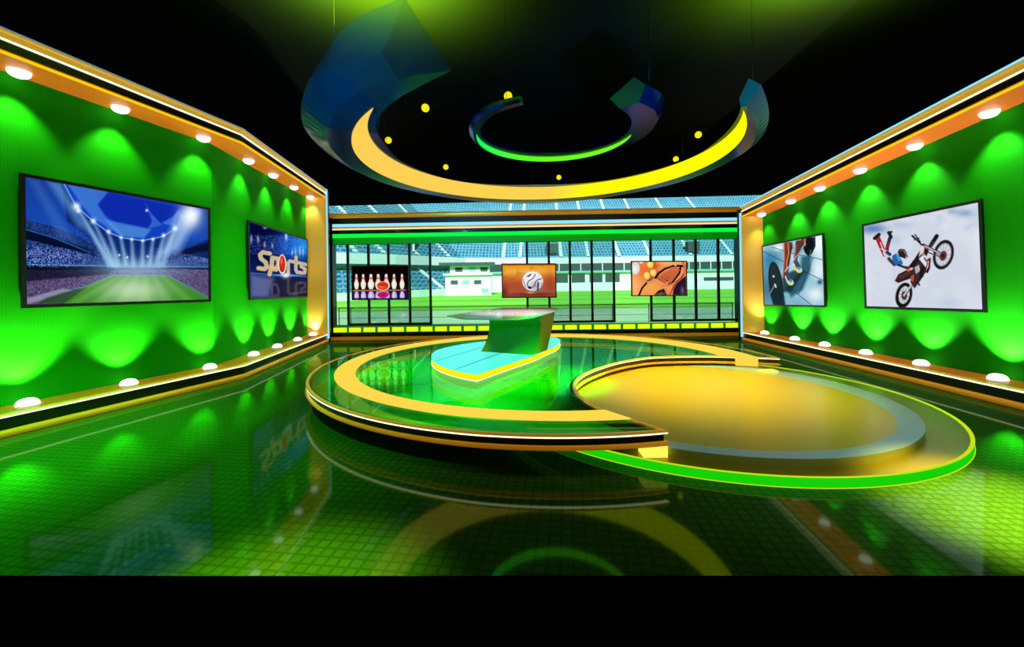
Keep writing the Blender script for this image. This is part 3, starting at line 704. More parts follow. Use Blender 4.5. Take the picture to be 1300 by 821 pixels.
screen('wall_screen', 'large wall screen on the right wall showing a motocross bike and flying rider', 'screen', [(1093.9, 284.6), (1245.5, 252.2), (1251.5, 396.6), (1097.8, 391.3)], pp_, nn_, paint_motocross(), .045)

# ------------------------------------------------------------------ back frame
BL_ = onz(420, 431.5, 0); BR_ = onz(942.5, 425.3, 0)
bu = (BR_-BL_).normalized(); bn = Vector((bu.y, -bu.x, 0))      # bn points to the camera
if bn.y > 0: bn = -bn
def bpt(x, y, off=0.0): return onplane(x, y, BL_+bn*off, bn)
def bpar(x, y, off=0.0):
    p = bpt(x, y, off); return (p-BL_).dot(bu), p.z
Wd = (BR_-BL_).length
def bar(m, s0, s1, z0, z1, o0, o1, mi=0):
    b = [BL_+bu*s0+bn*o1, BL_+bu*s1+bn*o1, BL_+bu*s1+bn*o0, BL_+bu*s0+bn*o0]
    m.hexa([p+Vector((0, 0, z0)) for p in b], [p+Vector((0, 0, z1)) for p in b], mi)
def bz(y, x=425): return bpar(x, y)[1]
zt = {k: bz(k) for k in (271.5, 277, 284.5, 288.6, 290, 292.7, 297.3, 302, 310, 391.5, 411, 415.5, 422.5, 427.6, 431.4)}
def sb(name, mat, z0, z1, o0, o1, s0=0.0, s1=None):
    m = MB(); bar(m, s0, Wd if s1 is None else s1, z0, z1, o0, o1); return struct(m.build(name, mat))
sb('wall_back', 'black_satin', zt[310], zt[271.5]-.03, -.30, -.06)
m = MB()
rings = []
for s_ in (-.02, Wd+.02):
    rings.append([BL_+bu*s_+bn*o+Vector((0, 0, z)) for o, z in [(.05, zt[277]), (.09, zt[277]+.03), (.10, (zt[277]+zt[271.5])/2+.02), (.06, zt[271.5]), (-.2, zt[271.5]), (-.2, zt[277])]])
m.loft(rings); struct(m.build('trim_15', 'orange_tube'))
sb('trim_16', 'led_blue', zt[288.6], zt[284.5], -.06, .0)
sb('trim_17', 'orange_tube', zt[290.0], zt[288.6], -.06, .02)
sb('trim_18', 'led_warm', zt[292.7]+.02, zt[290.0]-.01, -.06, .01)
sb('trim_19', 'black_band', zt[297.3], zt[292.7], -.06, .04)
sb('trim_20', 'led_green', zt[302], zt[297.3], -.06, .0)
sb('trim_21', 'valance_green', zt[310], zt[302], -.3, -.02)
m = MB()      # side posts of the back frame
bar(m, -.12, .10, 0, zt[277], -.25, .03); bar(m, Wd-.10, Wd+.02, 0, zt[277], -.25, .03)
struct(m.build('trim_22', 'black_satin'))
sb('trim_23', 'orange_tube', .0, zt[427.6], -.2, .08)
sb('trim_24', 'black_band', zt[427.6], zt[422.5], -.2, .02)
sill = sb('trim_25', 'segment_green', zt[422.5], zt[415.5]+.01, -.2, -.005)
ls = thing('light_strip', 'strip of yellow-green light segments along the sill under the windows', 'light', BL_+bu*(Wd/2)+Vector((0, 0, zt[422.5])))
nseg = 28; per = (Wd-.2)/nseg
m0 = None
for k in range(nseg):
    m = MB(); s0 = .1+k*per+.045; s1 = .1+(k+1)*per-.045
    if k == 0: s0 = .1
    bar(m, s0, s1, zt[422.5]+.02, zt[415.5]-.015, -.005, .02); m.build('light_segment', 'led_segment', ls)

# windows: three groups of glass panels with black mullions
def window(n, xs, xe_rail, ybot):
    root = bpy.data.objects.new('window_%d' % n, None); C.objects.link(root)
    ss = [bpar(x, 360)[0] for x in xs]
    root.location = BL_+bu*ss[0]; struct(root)
    zb = zt[411]
    for s_ in ss:
        m = MB(); bar(m, s_-.035, s_+.035, zb, zt[310], -.16, -.09); m.build('mullion', 'mullion', root)
    m = MB(); bar(m, ss[0]-.035, ss[-1]+.035, zb-.07, zb, -.16, -.09); m.build('bottom_rail', 'mullion', root)
    for s0, s1 in zip(ss[:-1], ss[1:]):
        m = MB(); bar(m, s0+.035, s1-.035, zt[391.5], zt[310], -.135, -.125); m.build('pane', 'window_glass', root)
        m = MB(); bar(m, s0+.035, s1-.035, zb, zt[391.5], -.135, -.125); m.build('lower_pane', 'low_glass', root)
window(1, [440, 466.5, 492, 519, 545.5], 0, 0)
window(2, [669.5, 697.5, 724.5, 752.5, 780.5], 0, 0)
window(3, [828, 857.5, 885.5, 914.5, 940], 0, 0)
bal = thing('balustrade', 'glass balustrade with thin pale handrail behind the window panels', 'railing', BL_+bu*(Wd/2)-bn*.3)
m = MB(); bar(m, .1, Wd-.1, zt[391.5]-.015, zt[391.5]+.015, -.36, -.32); m.build('handrail', 'rail_white', bal)
m = MB(); bar(m, .1, Wd-.1, .1, zt[391.5]-.015, -.345, -.335); m.build('glass_panel', 'rail_glass', bal)
for k in range(4):
    m = MB(); z_ = .1+(zt[391.5]-.1)*(k+.5)/4; bar(m, .1, Wd-.1, z_-.006, z_+.006, -.35, -.33); m.build('wire', 'rail_white', bal)
for s_ in [.12]+[bpar(x_, 395)[0] for x_ in (440, 545.5, 669.5, 780.5, 828)]+[Wd-.12]:
    m = MB(); bar(m, s_-.012, s_+.012, 0, zt[391.5]-.015, -.36, -.34); m.build('post', 'rail_white', bal)

def bscreen(label, x0, y0, x1, y1, pic):
    p = BL_+bn*.06
    screen('window_screen', label, 'screen', [(x0, y0), (x1, y0-.2), (x1+.6, y1), (x0+.6, y1+.4)], p, bn, pic, .035, .06)
bscreen('window screen showing bowling pins and a red ball, left of the desk', 446, 337, 518.6, 380.6, paint_bowling())
bscreen('window screen showing a white football on orange ground, above the desk', 636.5, 334.3, 706.2, 377.8, paint_football())
bscreen('window screen showing tennis balls and a racket, right of the desk', 801, 331, 872.2, 375.6, paint_tennis())

# ------------------------------------------------------------------ stadium outside
def zp(Y): return -1.55+max(0, Y-35)*.027
m = MB()
ys = [15.6, 20, 35, 60, 90, 130]
m.loft([[Vector((-170, y, zp(y))), Vector((170, y, zp(y))), Vector((170, y, zp(y)-.5)), Vector((-170, y, zp(y)-.5))] for y in ys], closed=True)
o = m.build('ground', 'pitch_grass'); struct(o)
def stand(name, label, path, bands):
    P = [Vector((x, y, 0)) for x, y in path]
    segs = [(P[i+1]-P[i]).normalized() for i in range(len(P)-1)]
    nr = [Vector((-s.y, s.x, 0)) for s in segs]; vn = []
    for i in range(len(P)):
        if i == 0: vn.append(nr[0])
        elif i == len(P)-1: vn.append(nr[-1])
        else:
            mm = (nr[i-1]+nr[i]).normalized(); vn.append(mm/mm.dot(nr[i]))
    root = thing(name, label, 'stadium stand', (P[0]+P[-1])/2)
    for bname, mat, prof in bands:
        m = MB(); m.loft([[P[i]+vn[i]*n+Vector((0, 0, z+zp(P[i].y))) for n, z in prof] for i in range(len(P))], closed=True)
        m.build(bname, mat, root)
    return root, P, vn, segs
def steps(n0, z0, n1, z1, k):
    out = []
    for i in range(k):
        a, b = i/k, (i+1)/k
        out += [(n0+(n1-n0)*a, z0+(z1-z0)*a), (n0+(n1-n0)*a, z0+(z1-z0)*b)]
    out += [(n1, z1), (n1, z0-1.5), (n0, z0-1.5)]
    return out
PATH = [(-90, 40), (-40, 66), (-20, 88), (-7.5, 107), (0, 110), (100, 110)]
SL = stand('stadium_stand', 'long curved stadium stand with blue seats, boxes and dark windows outside the studio', PATH,
    [('board_wall', 'stand_white', [(0, 0), (0, 1.5), (.5, 1.5), (.5, 0)]),
     ('fascia', 'stand_white', [(8, 7.4), (8, 9.6), (11, 9.6), (11, 7.4)]),
     ('concourse', 'stand_teal', [(11, 4.4), (11, 7.5), (13, 7.5), (13, 4.4)]),
     ('upper_seating', 'seats_blue', steps(9.5, 9.2, 62, 44, 40))])
_keep = (SL[1], SL[2], SL[3])
def band_on(idx, bname, mat, prof):
    P, vn, segs = _keep
    m = MB(); m.loft([[P[i]+vn[i]*n+Vector((0, 0, z+zp(P[i].y))) for n, z in prof] for i in idx], closed=True); m.build(bname, mat, SL[0])
band_on((0, 1, 2, 3), 'lower_seating', 'seats_blue', steps(.6, 1.4, 10, 6.0, 9))
band_on((3, 4, 5), 'box_wall', 'stand_white', [(1, .2), (1, 5.2), (3, 5.2), (3, .2)])
band_on((3, 4, 5), 'box_roof', 'stand_teal', [(.2, 4.9), (.2, 5.4), (4, 5.4), (4, 4.9)])
band_on((3, 4, 5), 'gallery', 'stand_dark', [(4, 5.0), (4, 7.6), (5, 7.6), (5, 5.0)])
SR = SL
m = MB(); m.loft([[Vector((-120, y, zp(y)+.05)), Vector((120, y, zp(y)+.05)), Vector((120, y, zp(y)+.02)), Vector((-120, y, zp(y)+.02))] for y in (15.6, 35, 50)], closed=True)
struct(m.build('path', 'apron'))
# details: aisles, stair frames, box windows
root, P, vn, segs = SR
for x in [-3, 2, 14, 22, 31, 40, 52, 64]:
    m = MB(); k = (x+(1.5 if int(x) % 2 else -1))
    z_a = zp(110)+9.3; z_b = zp(110)+44.2; m.hexa([(x, 119.5, z_a-.5), (x+.9, 119.5, z_a-.5), (x+.9+4, 172, z_b-.5), (x+4, 172, z_b-.5)], [(x, 119.5, z_a+.6), (x+.9, 119.5, z_a+.6), (x+.9+4, 172, z_b+.6), (x+4, 172, z_b+.6)])
    m.build('aisle', 'stand_white', root)
zb_ = zp(110)
for x0, x1 in [(11.5, 15.2), (16.2, 19.8), (21.0, 24.5), (25.3, 29.2), (52, 60), (62, 66), (39, 43)]:
    m = MB(); m.box(x0, x1, 110.85, 111.05, zb_+2.3, zb_+(4.5 if x1 < 35 else 3.2)); m.build('box_window', 'stand_dark', root)
for k in range(22):
    x = 10+k*3.0
    m = MB(); m.box(x, x+.25, 113.4, 114.0, zb_+5.4, zb_+7.5); m.build('column', 'stand_white', root)
for x in (-2.5, 1.5, 6.0):
    m = MB(); m.box(x, x+3.2, 108.6+(.8 if x > 0 else 0), 110.9, zb_+.4, zb_+2.6); m.build('dugout', 'stand_teal', root)
for x in (11.5, 53):
    m = MB(); m.box(x-1.3, x+2.2, 120, 122, 11.5, 14.4); m.build('camera_gantry', 'stand_dark', root)
root, P, vn, segs = SL
for i, f_ in ((0, .55), (0, .85), (1, .1), (1, .38), (1, .7), (1, .95), (2, .35), (2, .8)):
    b0 = P[i].lerp(P[i+1], f_); n_ = vn[i].lerp(vn[i+1], f_); s_ = segs[i]*.45
    z0 = zp(b0.y)
    for n0, z0_, n1, z1_ in ((.6, 1.45, 10, 6.15), (9.5, 9.4, 62, 44.3)):
        m = MB(); A_ = b0+n_*n0+Vector((0, 0, z0+z0_)); B_ = b0+n_*n1+Vector((0, 0, z0+z1_+.2)); dz = Vector((0, 0, .45))
        m.hexa([A_-s_, A_+s_, B_+s_, B_-s_], [A_-s_+dz, A_+s_+dz, B_+s_+dz, B_-s_+dz]); m.build('aisle', 'stand_white', root)
for i, f_ in ((1, .15), (2, .45)):
    b0 = P[i].lerp(P[i+1], f_)+vn[i]*16; z0 = zp(b0.y)+13.5
    m = MB(); m.box(b0.x-2.4, b0.x+2.4, b0.y-4, b0.y, z0-2.5, z0+2.6); 
    m.build('stair_opening', 'stand_dark', root)
    m = MB()
    for sx in (-2.9, 2.4): m.box(b0.x+sx, b0.x+sx+.5, b0.y-4.3, b0.y-3.8, z0-3, z0+3.2)
    m.box(b0.x-2.9, b0.x+2.9, b0.y-4.3, b0.y-3.8, z0+2.7, z0+3.3); m.build('stair_frame', 'stand_white', root)
# white press building at the corner
root = thing('press_building', 'white building with windows at the corner of the stadium stands', 'building', (-10, 100, zp(100)))
m = MB(); m.box(-14.8, -4.6, 91, 94.4, zp(91)-.1, 4.5); m.box(-15.2, -4.2, 90.4, 94.4, 4.5, 4.9); m.box(-13.8, -5.0, 91.4, 94.4, 4.9, 6.7); m.build('wall', 'stand_white', root)
m = MB(); m.box(-16, -3.8, 89.9, 94.6, 6.7, 7.3); m.build('roof', 'stand_dark', root)
for k, (x, z) in enumerate([(-14.2, 2.7), (-11.6, 2.7), (-9, 2.7), (-7.4, .8), (-13.2, 5.5), (-10.2, 5.5), (-7.6, 5.5)]):
    m = MB(); m.box(x+.6, x+2.2, 90.35+(.95 if z > 5 else .55), 91.45, z-.2, z+.7); m.build('window', 'stand_teal' if k % 2 else 'stand_dark', root)

# ------------------------------------------------------------------ round stage
ZT = .33; ZB = .185; KT = H-ZT
pc = Vector((0.507*KT, 5.841*KT)); pr = 3.085*KT
cut_px = [(846, 545.3), (806.5, 532.4), (767, 519.6), (744, 507.5), (732.5, 496), (730, 487), (736, 478.5), (751, 470.3), (778.5, 461), (806, 455.5), (834, 452.3), (889, 451), (933.5, 451.8), (989, 453.8)]
cut = catmull([onz(x, y, ZT) for x, y in cut_px], 6)
cut = [Vector((p.x, p.y)) for p in cut]
A0 = math.atan2(cut[-1].y-pc.y, cut[-1].x-pc.x); A1 = math.atan2(cut[0].y-pc.y, cut[0].x-pc.x)
if A1 < A0: A1 += 2*PI
r_a = (cut[-1]-pc).length; r_b = (cut[0]-pc).length
outer = []
NO = 160
for k in range(NO+1):
    t = A0+(A1-A0)*k/NO
    w0 = max(0, 1-k/14); w1 = max(0, 1-(NO-k)/14)
    r = pr*(1-w0-w1)+r_a*w0+r_b*w1
    outer.append(Vector((pc.x+r*math.cos(t), pc.y+r*math.sin(t))))
poly = outer+cut[1:-1]      # CCW from the far corner round the left to the near corner, back along the cut-out
def offset_poly(pts, d):
    n = len(pts); out = []
    for i in range(n):
        a, b, c = pts[i-1], pts[i], pts[(i+1) % n]
        e1 = (b-a).normalized(); e2 = (c-b).normalized()
        n1 = Vector((-e1.y, e1.x)); n2 = Vector((-e2.y, e2.x)); mm = (n1+n2)
        mm = mm.normalized() if mm.length > 1e-6 else n1
        k = 1/max(.5, mm.dot(n1))
        out.append(b+mm*d*k)
    return out
stage = thing('round_stage', 'raised round green glass stage with gold and black rim and yellow light ring', 'stage', (pc.x, pc.y, ZB))
def rimband(name, mat, prof, mi=None):
    rings = []
    offs = {}
    for d, z in prof:
        if d not in offs: offs[d] = offset_poly(poly, d)
    n = len(poly)
    rings = [[Vector((offs[d][i].x, offs[d][i].y, z)) for d, z in prof] for i in range(n)]
    m = MB(); m.loft(rings, closed=True, loop=True); return m.build(name, mat, stage)
rimband('top_trim', 'gold_bright', [(0.0, ZT-.026), (-.012, ZT-.018), (-.006, ZT-.004), (.01, ZT), (.028, ZT-.002), (.028, ZT-.026)])
rimband('strip_light', 'led_white', [(-.008, ZT-.034), (.02, ZT-.034), (.02, ZT-.026), (-.008, ZT-.026)])
rimband('rim', 'black_band', [(.012, ZB+.03), (.07, ZB+.03), (.07, ZT-.016), (.03, ZT-.016), (.03, ZT-.034), (.012, ZT-.034)])
rimband('bottom_trim', 'orange_tube', [(.035, ZB), (-.008, ZB+.006), (-.02, ZB+.024), (-.008, ZB+.042), (.035, ZB+.048)])
ins = offset_poly(poly, .028)
m = MB(); m.prism([(p.x, p.y) for p in ins], ZB+.004, ZB+.03); m.build('deck', 'deck_green', stage)
m = MB(); m.prism([(p.x, p.y) for p in ins], ZT-.014, ZT-.004); m.build('glass_top', 'stage_glass', stage)
# support drum under the stage (set back, dark)
m = MB(); sp_ = offset_poly(poly, .55); m.prism([(p.x, p.y) for p in sp_], 0, ZB+.004)
# yellow light ring
def incut(p):
    cp = cut+[Vector((9, cut[-1].y)), Vector((9, cut[0].y))]
    ins_ = False; n = len(cp)
    for i in range(n):
        a, b = cp[i], cp[(i+1) % n]
        if (a.y > p.y) != (b.y > p.y) and p.x < (b.x-a.x)*(p.y-a.y)/(b.y-a.y)+a.x: ins_ = not ins_
    return ins_
def arc_clear(c, r):
    ang = [k*2*PI/1440 for k in range(1440)]
    st = [not incut(Vector((c.x+r*math.cos(t), c.y+r*math.sin(t)))) for t in ang]
    i0 = next(i for i in range(1440) if st[i] and not st[i-1]); k = i0
    while st[(k+1) % 1440]: k += 1
    return ang[i0], ang[i0]+(k-i0)*2*PI/1440
ro_c, ro_r = Vector((0.515*KT, 5.895*KT)), 2.835*KT
ri_c, ri_r = Vector((0.436*KT, 5.774*KT)), 2.482*KT
o0, o1 = arc_clear(ro_c, ro_r); i0, i1 = arc_clear(ri_c, ri_r)
rings = []
for k in range(161):
    f_ = k/160; to = o0+(o1-o0)*f_; ti = i0+(i1-i0)*f_
    po = ro_c+Vector((math.cos(to), math.sin(to)))*ro_r; pi_ = ri_c+Vector((math.cos(ti), math.sin(ti)))*ri_r
    rings.append([Vector((pi_.x, pi_.y, ZT-.004)), Vector((po.x, po.y, ZT-.004)), Vector((po.x, po.y, ZT+.006)), Vector((pi_.x, pi_.y, ZT+.006))])
m = MB(); m.loft(rings); m.build('light_ring', 'ring_yellow', stage)
# end of the ring folding down over the far cut-out edge, and two glowing support blocks
q0 = onz(933.5, 452, ZT); q1 = onz(960.5, 453, ZT); dn = Vector((.0, -.03, 0))
m = MB(); m.hexa([q0+dn*1.5-Vector((0, 0, .16)), q1+dn*1.5-Vector((0, 0, .16)), q1+dn*-.2-Vector((0, 0, .16)), q0+dn*-.2-Vector((0, 0, .16))], [q0+dn*1.5+Vector((0, 0, .008)), q1+dn*1.5+Vector((0, 0, .008)), q1+dn*-.2+Vector((0, 0, .008)), q0+dn*-.2+Vector((0, 0, .008))])
m.build('light_ring_end', 'ring_yellow', stage)
def block(x0, x1, yb, zb):
    a_ = onz(x0, yb, zb); b_ = onz(x1, yb, zb); b_.y = a_.y
    m = MB(); m.box(a_.x, b_.x, a_.y, a_.y+.16, zb, ZB+.004); return m.build('support_block', 'block_yellow', stage)
block(817.5, 848.5, 592, 0.0)
block(969, 989.5, 473.5, .152)

# ------------------------------------------------------------------ gold disc
ZD = .088; KD = H-ZD
dc = Vector((1.684*KD, 3.925*KD)); dr = 1.815*KD
disc = thing('gold_disc', 'low round gold platform with silver ring and glowing green glass rim', 'platform', (dc.x, dc.y, 0))
NN = 144
def circ(c, r, z, n=NN): return [Vector((c.x+r*math.cos(2*PI*k/n), c.y+r*math.sin(2*PI*k/n), z)) for k in range(n)]
m = MB(); m.prism(circ(dc, dr-.03, 0), 0.0, ZD-.012); m.build('base', 'disc_olive', disc)
m = MB(); m.loft([circ(dc, dr-.028, 0.0), circ(dc, dr, 0.0), circ(dc, dr, ZD-.008), circ(dc, dr-.028, ZD-.008)], loop=True); m.build('rim', 'disc_rim_green', disc)
m = MB(); m.loft([circ(dc, dr-.028, ZD-.008), circ(dc, dr+.002, ZD-.006), circ(dc, dr+.002, ZD-.001), circ(dc, dr-.016, ZD)], loop=True); m.build('rim_edge', 'disc_rim_edge', disc)
m = MB(); m.loft([circ(dc, dr-.0, 0.0), circ(dc, dr+.006, 0.0), circ(dc, dr+.006, .005), circ(dc, dr, .005)], loop=True); m.build('lower_edge', 'disc_rim_edge', disc)
ZS = .15; KS = H-ZS
so_c, so_r = Vector((1.702*KS, 3.915*KS)), 1.575*KS
si_c, si_r = Vector((1.702*KS, 3.80*KS)), 1.355*KS
m = MB(); m.prism(circ(so_c, so_r-.002, 0), ZD-.012, ZS-.006); m.build('inner_drum', 'disc_side', disc)
m = MB(); m.loft([circ(si_c, si_r, ZS-.006), circ(so_c, so_r, ZS-.006), circ(so_c, so_r, ZS), circ(si_c, si_r, ZS)], loop=True); m.build('silver_ring', 'silver', disc)
m = MB(); m.prism(circ(si_c, si_r-.001, 0), ZS-.006, ZS-.001); m.build('top', 'disc_gold', disc)

# ------------------------------------------------------------------ desk plinth
zq0, zq1 = ZT, .432
pl_px = [(605.5, 475), (581, 470.5), (562.5, 465), (551.5, 459.5), (547.5, 453.5), (550, 447.5), (560, 442.5), (582, 437.5), (607, 434), (640, 431), (672, 429), (700, 428), (708, 429), (711.5, 431.5), (708, 437.5), (693.5, 444), (677, 451.3), (640, 463.3)]
pts = [onz(x, y, zq1) for x, y in pl_px]
arc1 = catmull(pts[:8], 6); arc2 = catmull(pts[7:14], 4); arc3 = catmull(pts[13:], 4)
ring = arc1[:-1]+arc2[:-1]+arc3
ring = [Vector((p.x, p.y)) for p in ring]
cen = sum(ring, Vector((0, 0)))/len(ring)
pl = thing('desk_plinth', 'cyan topped wedge-shaped plinth with glowing yellow edge under the desk', 'plinth', (cen.x, cen.y, zq0))
def pr_(pts_, z0, z1, k=1.0): return [(cen.x+(p.x-cen.x)*k, cen.y+(p.y-cen.y)*k) for p in pts_]
m = MB(); m.prism(pr_(ring, 0, 0, .996), zq0+.011, zq1-.008); m.build('edge_light', 'plinth_yellow', pl)
m = MB(); m.prism(pr_(ring, 0, 0, 1.002), zq0, zq0+.011); m.build('base_light', 'plinth_white', pl)
m = MB(); m.prism(pr_(ring, 0, 0, 1.0), zq1-.008, zq1); m.build('top', 'plinth_cyan', pl)
for (xa, ya, xb, yb) in ((552, 458.5, 612, 440.5), (579, 468.5, 640, 446.5)):
    a_ = onz(xa, ya, zq1); b_ = onz(xb, yb, zq1); w_ = Vector((.012, .006, 0))
    m = MB(); m.hexa([a_-w_, a_+w_, b_+w_, b_-w_], [p+Vector((0, 0, .002)) for p in (a_-w_, a_+w_, b_+w_, b_-w_)]); m.build('joint', 'plinth_line', pl)
def stud(root, p, r=.02):
    m = MB(); m.lathe([(r, 0), (r, .006), (r*.6, .012), (.001, .014)], p, 10); m.build('stud', 'chrome', root)
for x, y in ((572.5, 440.8), (582, 438.8), (613, 434.5)): stud(pl, onz(x, y, zq1))

# ------------------------------------------------------------------ desk
fr0 = onz(677.2, 450.5, zq1); fl0 = onz(611, 445.8, zq1)
ax = (fl0-fr0); wlen = ax.length; ax.normalize()
bx = Vector((-ax.y, ax.x, 0)); bx = bx if bx.y > 0 else -bx
TZ = 1.15
desk = thing('news_desk', 'news desk with curved green front, gold side and pale glass top', 'desk', (fr0+ax*(wlen/2)+bx*.3))
prof = catmull([Vector(p+(0,)) for p in [(.0, zq1), (.10, .50), (.20, .60), (.275, .72), (.315, .85), (.325, .97), (.32, 1.05), (.32, TZ-.02)]], 4)
back = [(1.02, TZ-.02), (.96, 1.0), (.85, .8), (.73, .62), (.60, zq1)]
front = [(p.x, p.y) for p in prof]
cs = front+back
def P3(s, b, z): return fr0*1.0+ax*s+bx*b+Vector((0, 0, z-zq1))
m = MB(); m.loft([[P3(s, b, z) for b, z in cs] for s in (0.0, wlen)]); m.build('body', 'desk_gold', desk)
m = MB(); fo = [(b-.012, z) for b, z in front]; m.loft([[P3(s, b, z) for b, z in fo+front[::-1]] for s in (-.004, wlen+.004)], smooth=False); m.build('front_panel', 'desk_green', desk)
tt = [onz(x, y, TZ) for x, y in [(567.4, 400.3), (588.5, 404), (625, 404.3), (658.8, 404.2), (675, 402.2), (690, 398.5), (704, 394.5), (717, 390.8), (690, 390.2), (662, 390), (637, 390.4), (600, 395.4)]]
tp2 = [(p.x, p.y) for p in tt]
m = MB(); m.prism(tp2, TZ-.02, TZ); m.build('tabletop', 'desk_glass', desk)
m = MB()
edge = [tt[i] for i in (1, 2, 3, 4, 5, 6, 7)]
m.tube([p+Vector((0, -.004, -.012)) for p in edge], .011, 6); m.build('glass_edge', 'glass_edge', desk)
for x, y in ((595.5, 398.8), (621.5, 395.4), (650.5, 392.8), (669.7, 393), (685, 395.3), (698, 391.8), (630, 398.5), (653, 399.8)): stud(desk, onz(x, y, TZ), .018)
m = MB(); m.loft([[P3(s, b, z) for b, z in [(.30, TZ-.05), (1.02, TZ-.05), (1.02, TZ-.02), (.30, TZ-.02)]] for s in (0.02, wlen-.02)]); m.build('top_support', 'desk_gold', desk)

# ------------------------------------------------------------------ hanging arcs
def interp(keys, t):
    for (a, A), (b, B) in zip(keys[:-1], keys[1:]):
        if a >= t >= b:
            f_ = (a-t)/(a-b); f_ = f_*f_*(3-2*f_)*.35+f_*.65
            return [(p[0]*(1-f_)+q[0]*f_, p[1]*(1-f_)+q[1]*f_) for p, q in zip(A, B)]
def arcbody(name, mat, root, c, keys, t0, t1, n, mats=None):
    rings = []
    for k in range(n+1):
        t = t0+(t1-t0)*k/n; s = interp(keys, t); a_ = math.radians(t)
        rings.append([Vector((c[0]+r*math.cos(a_), c[1]+r*math.sin(a_), z)) for r, z in s])
    m = MB(); m.loft(rings, closed=True, caps=True); return m.build(name, mat, root)
def crescent(root, oc, orr, ic, ir, z, mat, name='light_strip'):
    d = (oc-ic).length; u = (ic-oc).normalized()
    a_ = (orr*orr-ir*ir+d*d)/(2*d); hgt = math.sqrt(max(0, orr*orr-a_*a_))
    p0 = oc+u*a_+Vector((-u.y, u.x))*hgt; p1 = oc+u*a_-Vector((-u.y, u.x))*hgt
    def span(c, r):
        s0 = math.atan2(p0.y-c.y, p0.x-c.x) % (2*PI); s1 = math.atan2(p1.y-c.y, p1.x-c.x) % (2*PI)
        lo, hi = min(s0, s1), max(s0, s1)
        cands = [(lo, hi), (hi, lo+2*PI)]
        for A_, B_ in cands:       # the span that passes the far side (+y)
            m_ = (A_+B_)/2
            if math.sin(m_) > 0: return (A_, B_)
    so, si = span(oc, orr), span(ic, ir)
    so = so if math.cos(so[0]) > math.cos(so[1]) else so[::-1]; si = si if math.cos(si[0]) > math.cos(si[1]) else si[::-1]
    rings = []
    for k in range(121):
        f_ = k/120; to = so[0]+(so[1]-so[0])*f_; ti = si[0]+(si[1]-si[0])*f_
        po = oc+Vector((math.cos(to), math.sin(to)))*orr; pi_ = ic+Vector((math.cos(ti), math.sin(ti)))*ir
        e = .0015 if k in (0, 120) else 0
        rings.append([Vector((pi_.x, pi_.y-e, z-.02)), Vector((po.x, po.y+e, z-.02)), Vector((po.x, po.y+e, z)), Vector((pi_.x, pi_.y-e, z))])
    m = MB(); m.loft(rings, caps=False); return m.build(name, mat, root)
DZ = 2.6; Z1 = H+DZ
big = thing('ceiling_arc', 'large dark blue ceiling arc with wide yellow light strip on its underside', 'ceiling ornament', (.66, 8.0, Z1))
bc = (.66, 8.0)
ZZ = Z1+.0
keysB = [(233, [(3.27, ZZ), (3.50, ZZ+.12), (3.68, 4.52), (3.34, 5.40), (2.49, 4.80)]),
         (212, [(3.20, ZZ), (3.80, ZZ+.0), (4.12, 4.62), (3.75, 5.35), (2.95, 4.85)]),
         (190, [(2.95, ZZ), (3.95, ZZ), (4.35, 4.45), (4.00, 5.00), (3.25, 4.50)]),
         (140, [(2.75, ZZ), (4.35, ZZ), (4.60, 4.30), (4.35, 4.65), (2.9, 4.28)]),
         (90, [(2.35, ZZ), (4.75, ZZ), (4.85, 4.27), (4.5, 4.5), (2.5, 4.25)]),
         (40, [(2.75, ZZ), (4.35, ZZ), (4.50, 4.28), (4.2, 4.55), (2.85, 4.26)]),
         (0, [(3.10, ZZ), (3.95, ZZ), (4.15, 4.35), (3.9, 4.60), (3.2, 4.3)]),
         (-31, [(3.36, 4.30), (3.44, 4.30), (3.63, 4.58), (3.47, 4.72), (3.34, 4.45)])]
arcbody('body', 'arc_body', big, bc, keysB, 202, -31, 90)
arcbody('glass_end', 'arc_fin', big, bc, keysB, 233, 202, 10)
e_ = interp(keysB, -31); a_ = math.radians(-31); tn = Vector((math.sin(a_), -math.cos(a_), 0))
cap = [Vector((bc[0]+r*math.cos(a_), bc[1]+r*math.sin(a_), z)) for r, z in e_]
m = MB(); m.loft([[p+tn*.012 for p in cap], [p+tn*.001 for p in cap]]); o = m.build('end_cap', 'arc_cyan', big); o['label'] = 'cyan end face'
crescent(big, Vector((.252*DZ, 3.228*DZ)), 1.40*DZ, Vector((.268*DZ, 2.887*DZ)), 1.20*DZ, Z1-.003, 'arc_strip')
DS = 3.0; Z2 = H+DS
sm = thing('ceiling_arc', 'small dark blue ceiling arc with thin green light strip, hanging inside the large one', 'ceiling ornament', (.87, 8.0, Z2))
sc = (.87, 8.0)
keysS = [(244, [(1.50, 4.56), (1.60, 4.56), (1.62, 4.61), (1.60, 4.67), (1.50, 4.67)]),
         (180, [(1.44, 4.60), (1.58, 4.60), (1.66, 4.68), (1.60, 4.82), (1.46, 4.80)]),
         (90, [(1.15, 4.60), (1.95, 4.60), (2.05, 4.68), (1.80, 4.78), (1.22, 4.64)]),
         (20, [(1.40, 4.60), (1.85, 4.60), (1.95, 4.75), (1.75, 5.0), (1.5, 4.9)]),
         (-30, [(1.46, 4.60), (1.90, 4.60), (2.02, 4.85), (1.80, 5.05), (1.30, 4.9)]),
         (-46, [(1.46, 4.60), (1.80, 4.60), (1.92, 4.85), (1.72, 5.05), (1.25, 4.85)])]
arcbody('body', 'arc_body', sm, sc, keysS, 244, -46, 80)
a_ = math.radians(244); tn = Vector((-math.sin(a_), math.cos(a_), 0))
cap = [Vector((sc[0]+r*math.cos(a_), sc[1]+r*math.sin(a_), z)) for r, z in interp(keysS, 244)]
m = MB(); m.loft([[p+tn*.012 for p in cap], [p+tn*.001 for p in cap]]); o = m.build('end_cap', 'arc_cyan', sm); o['label'] = 'cyan end face'
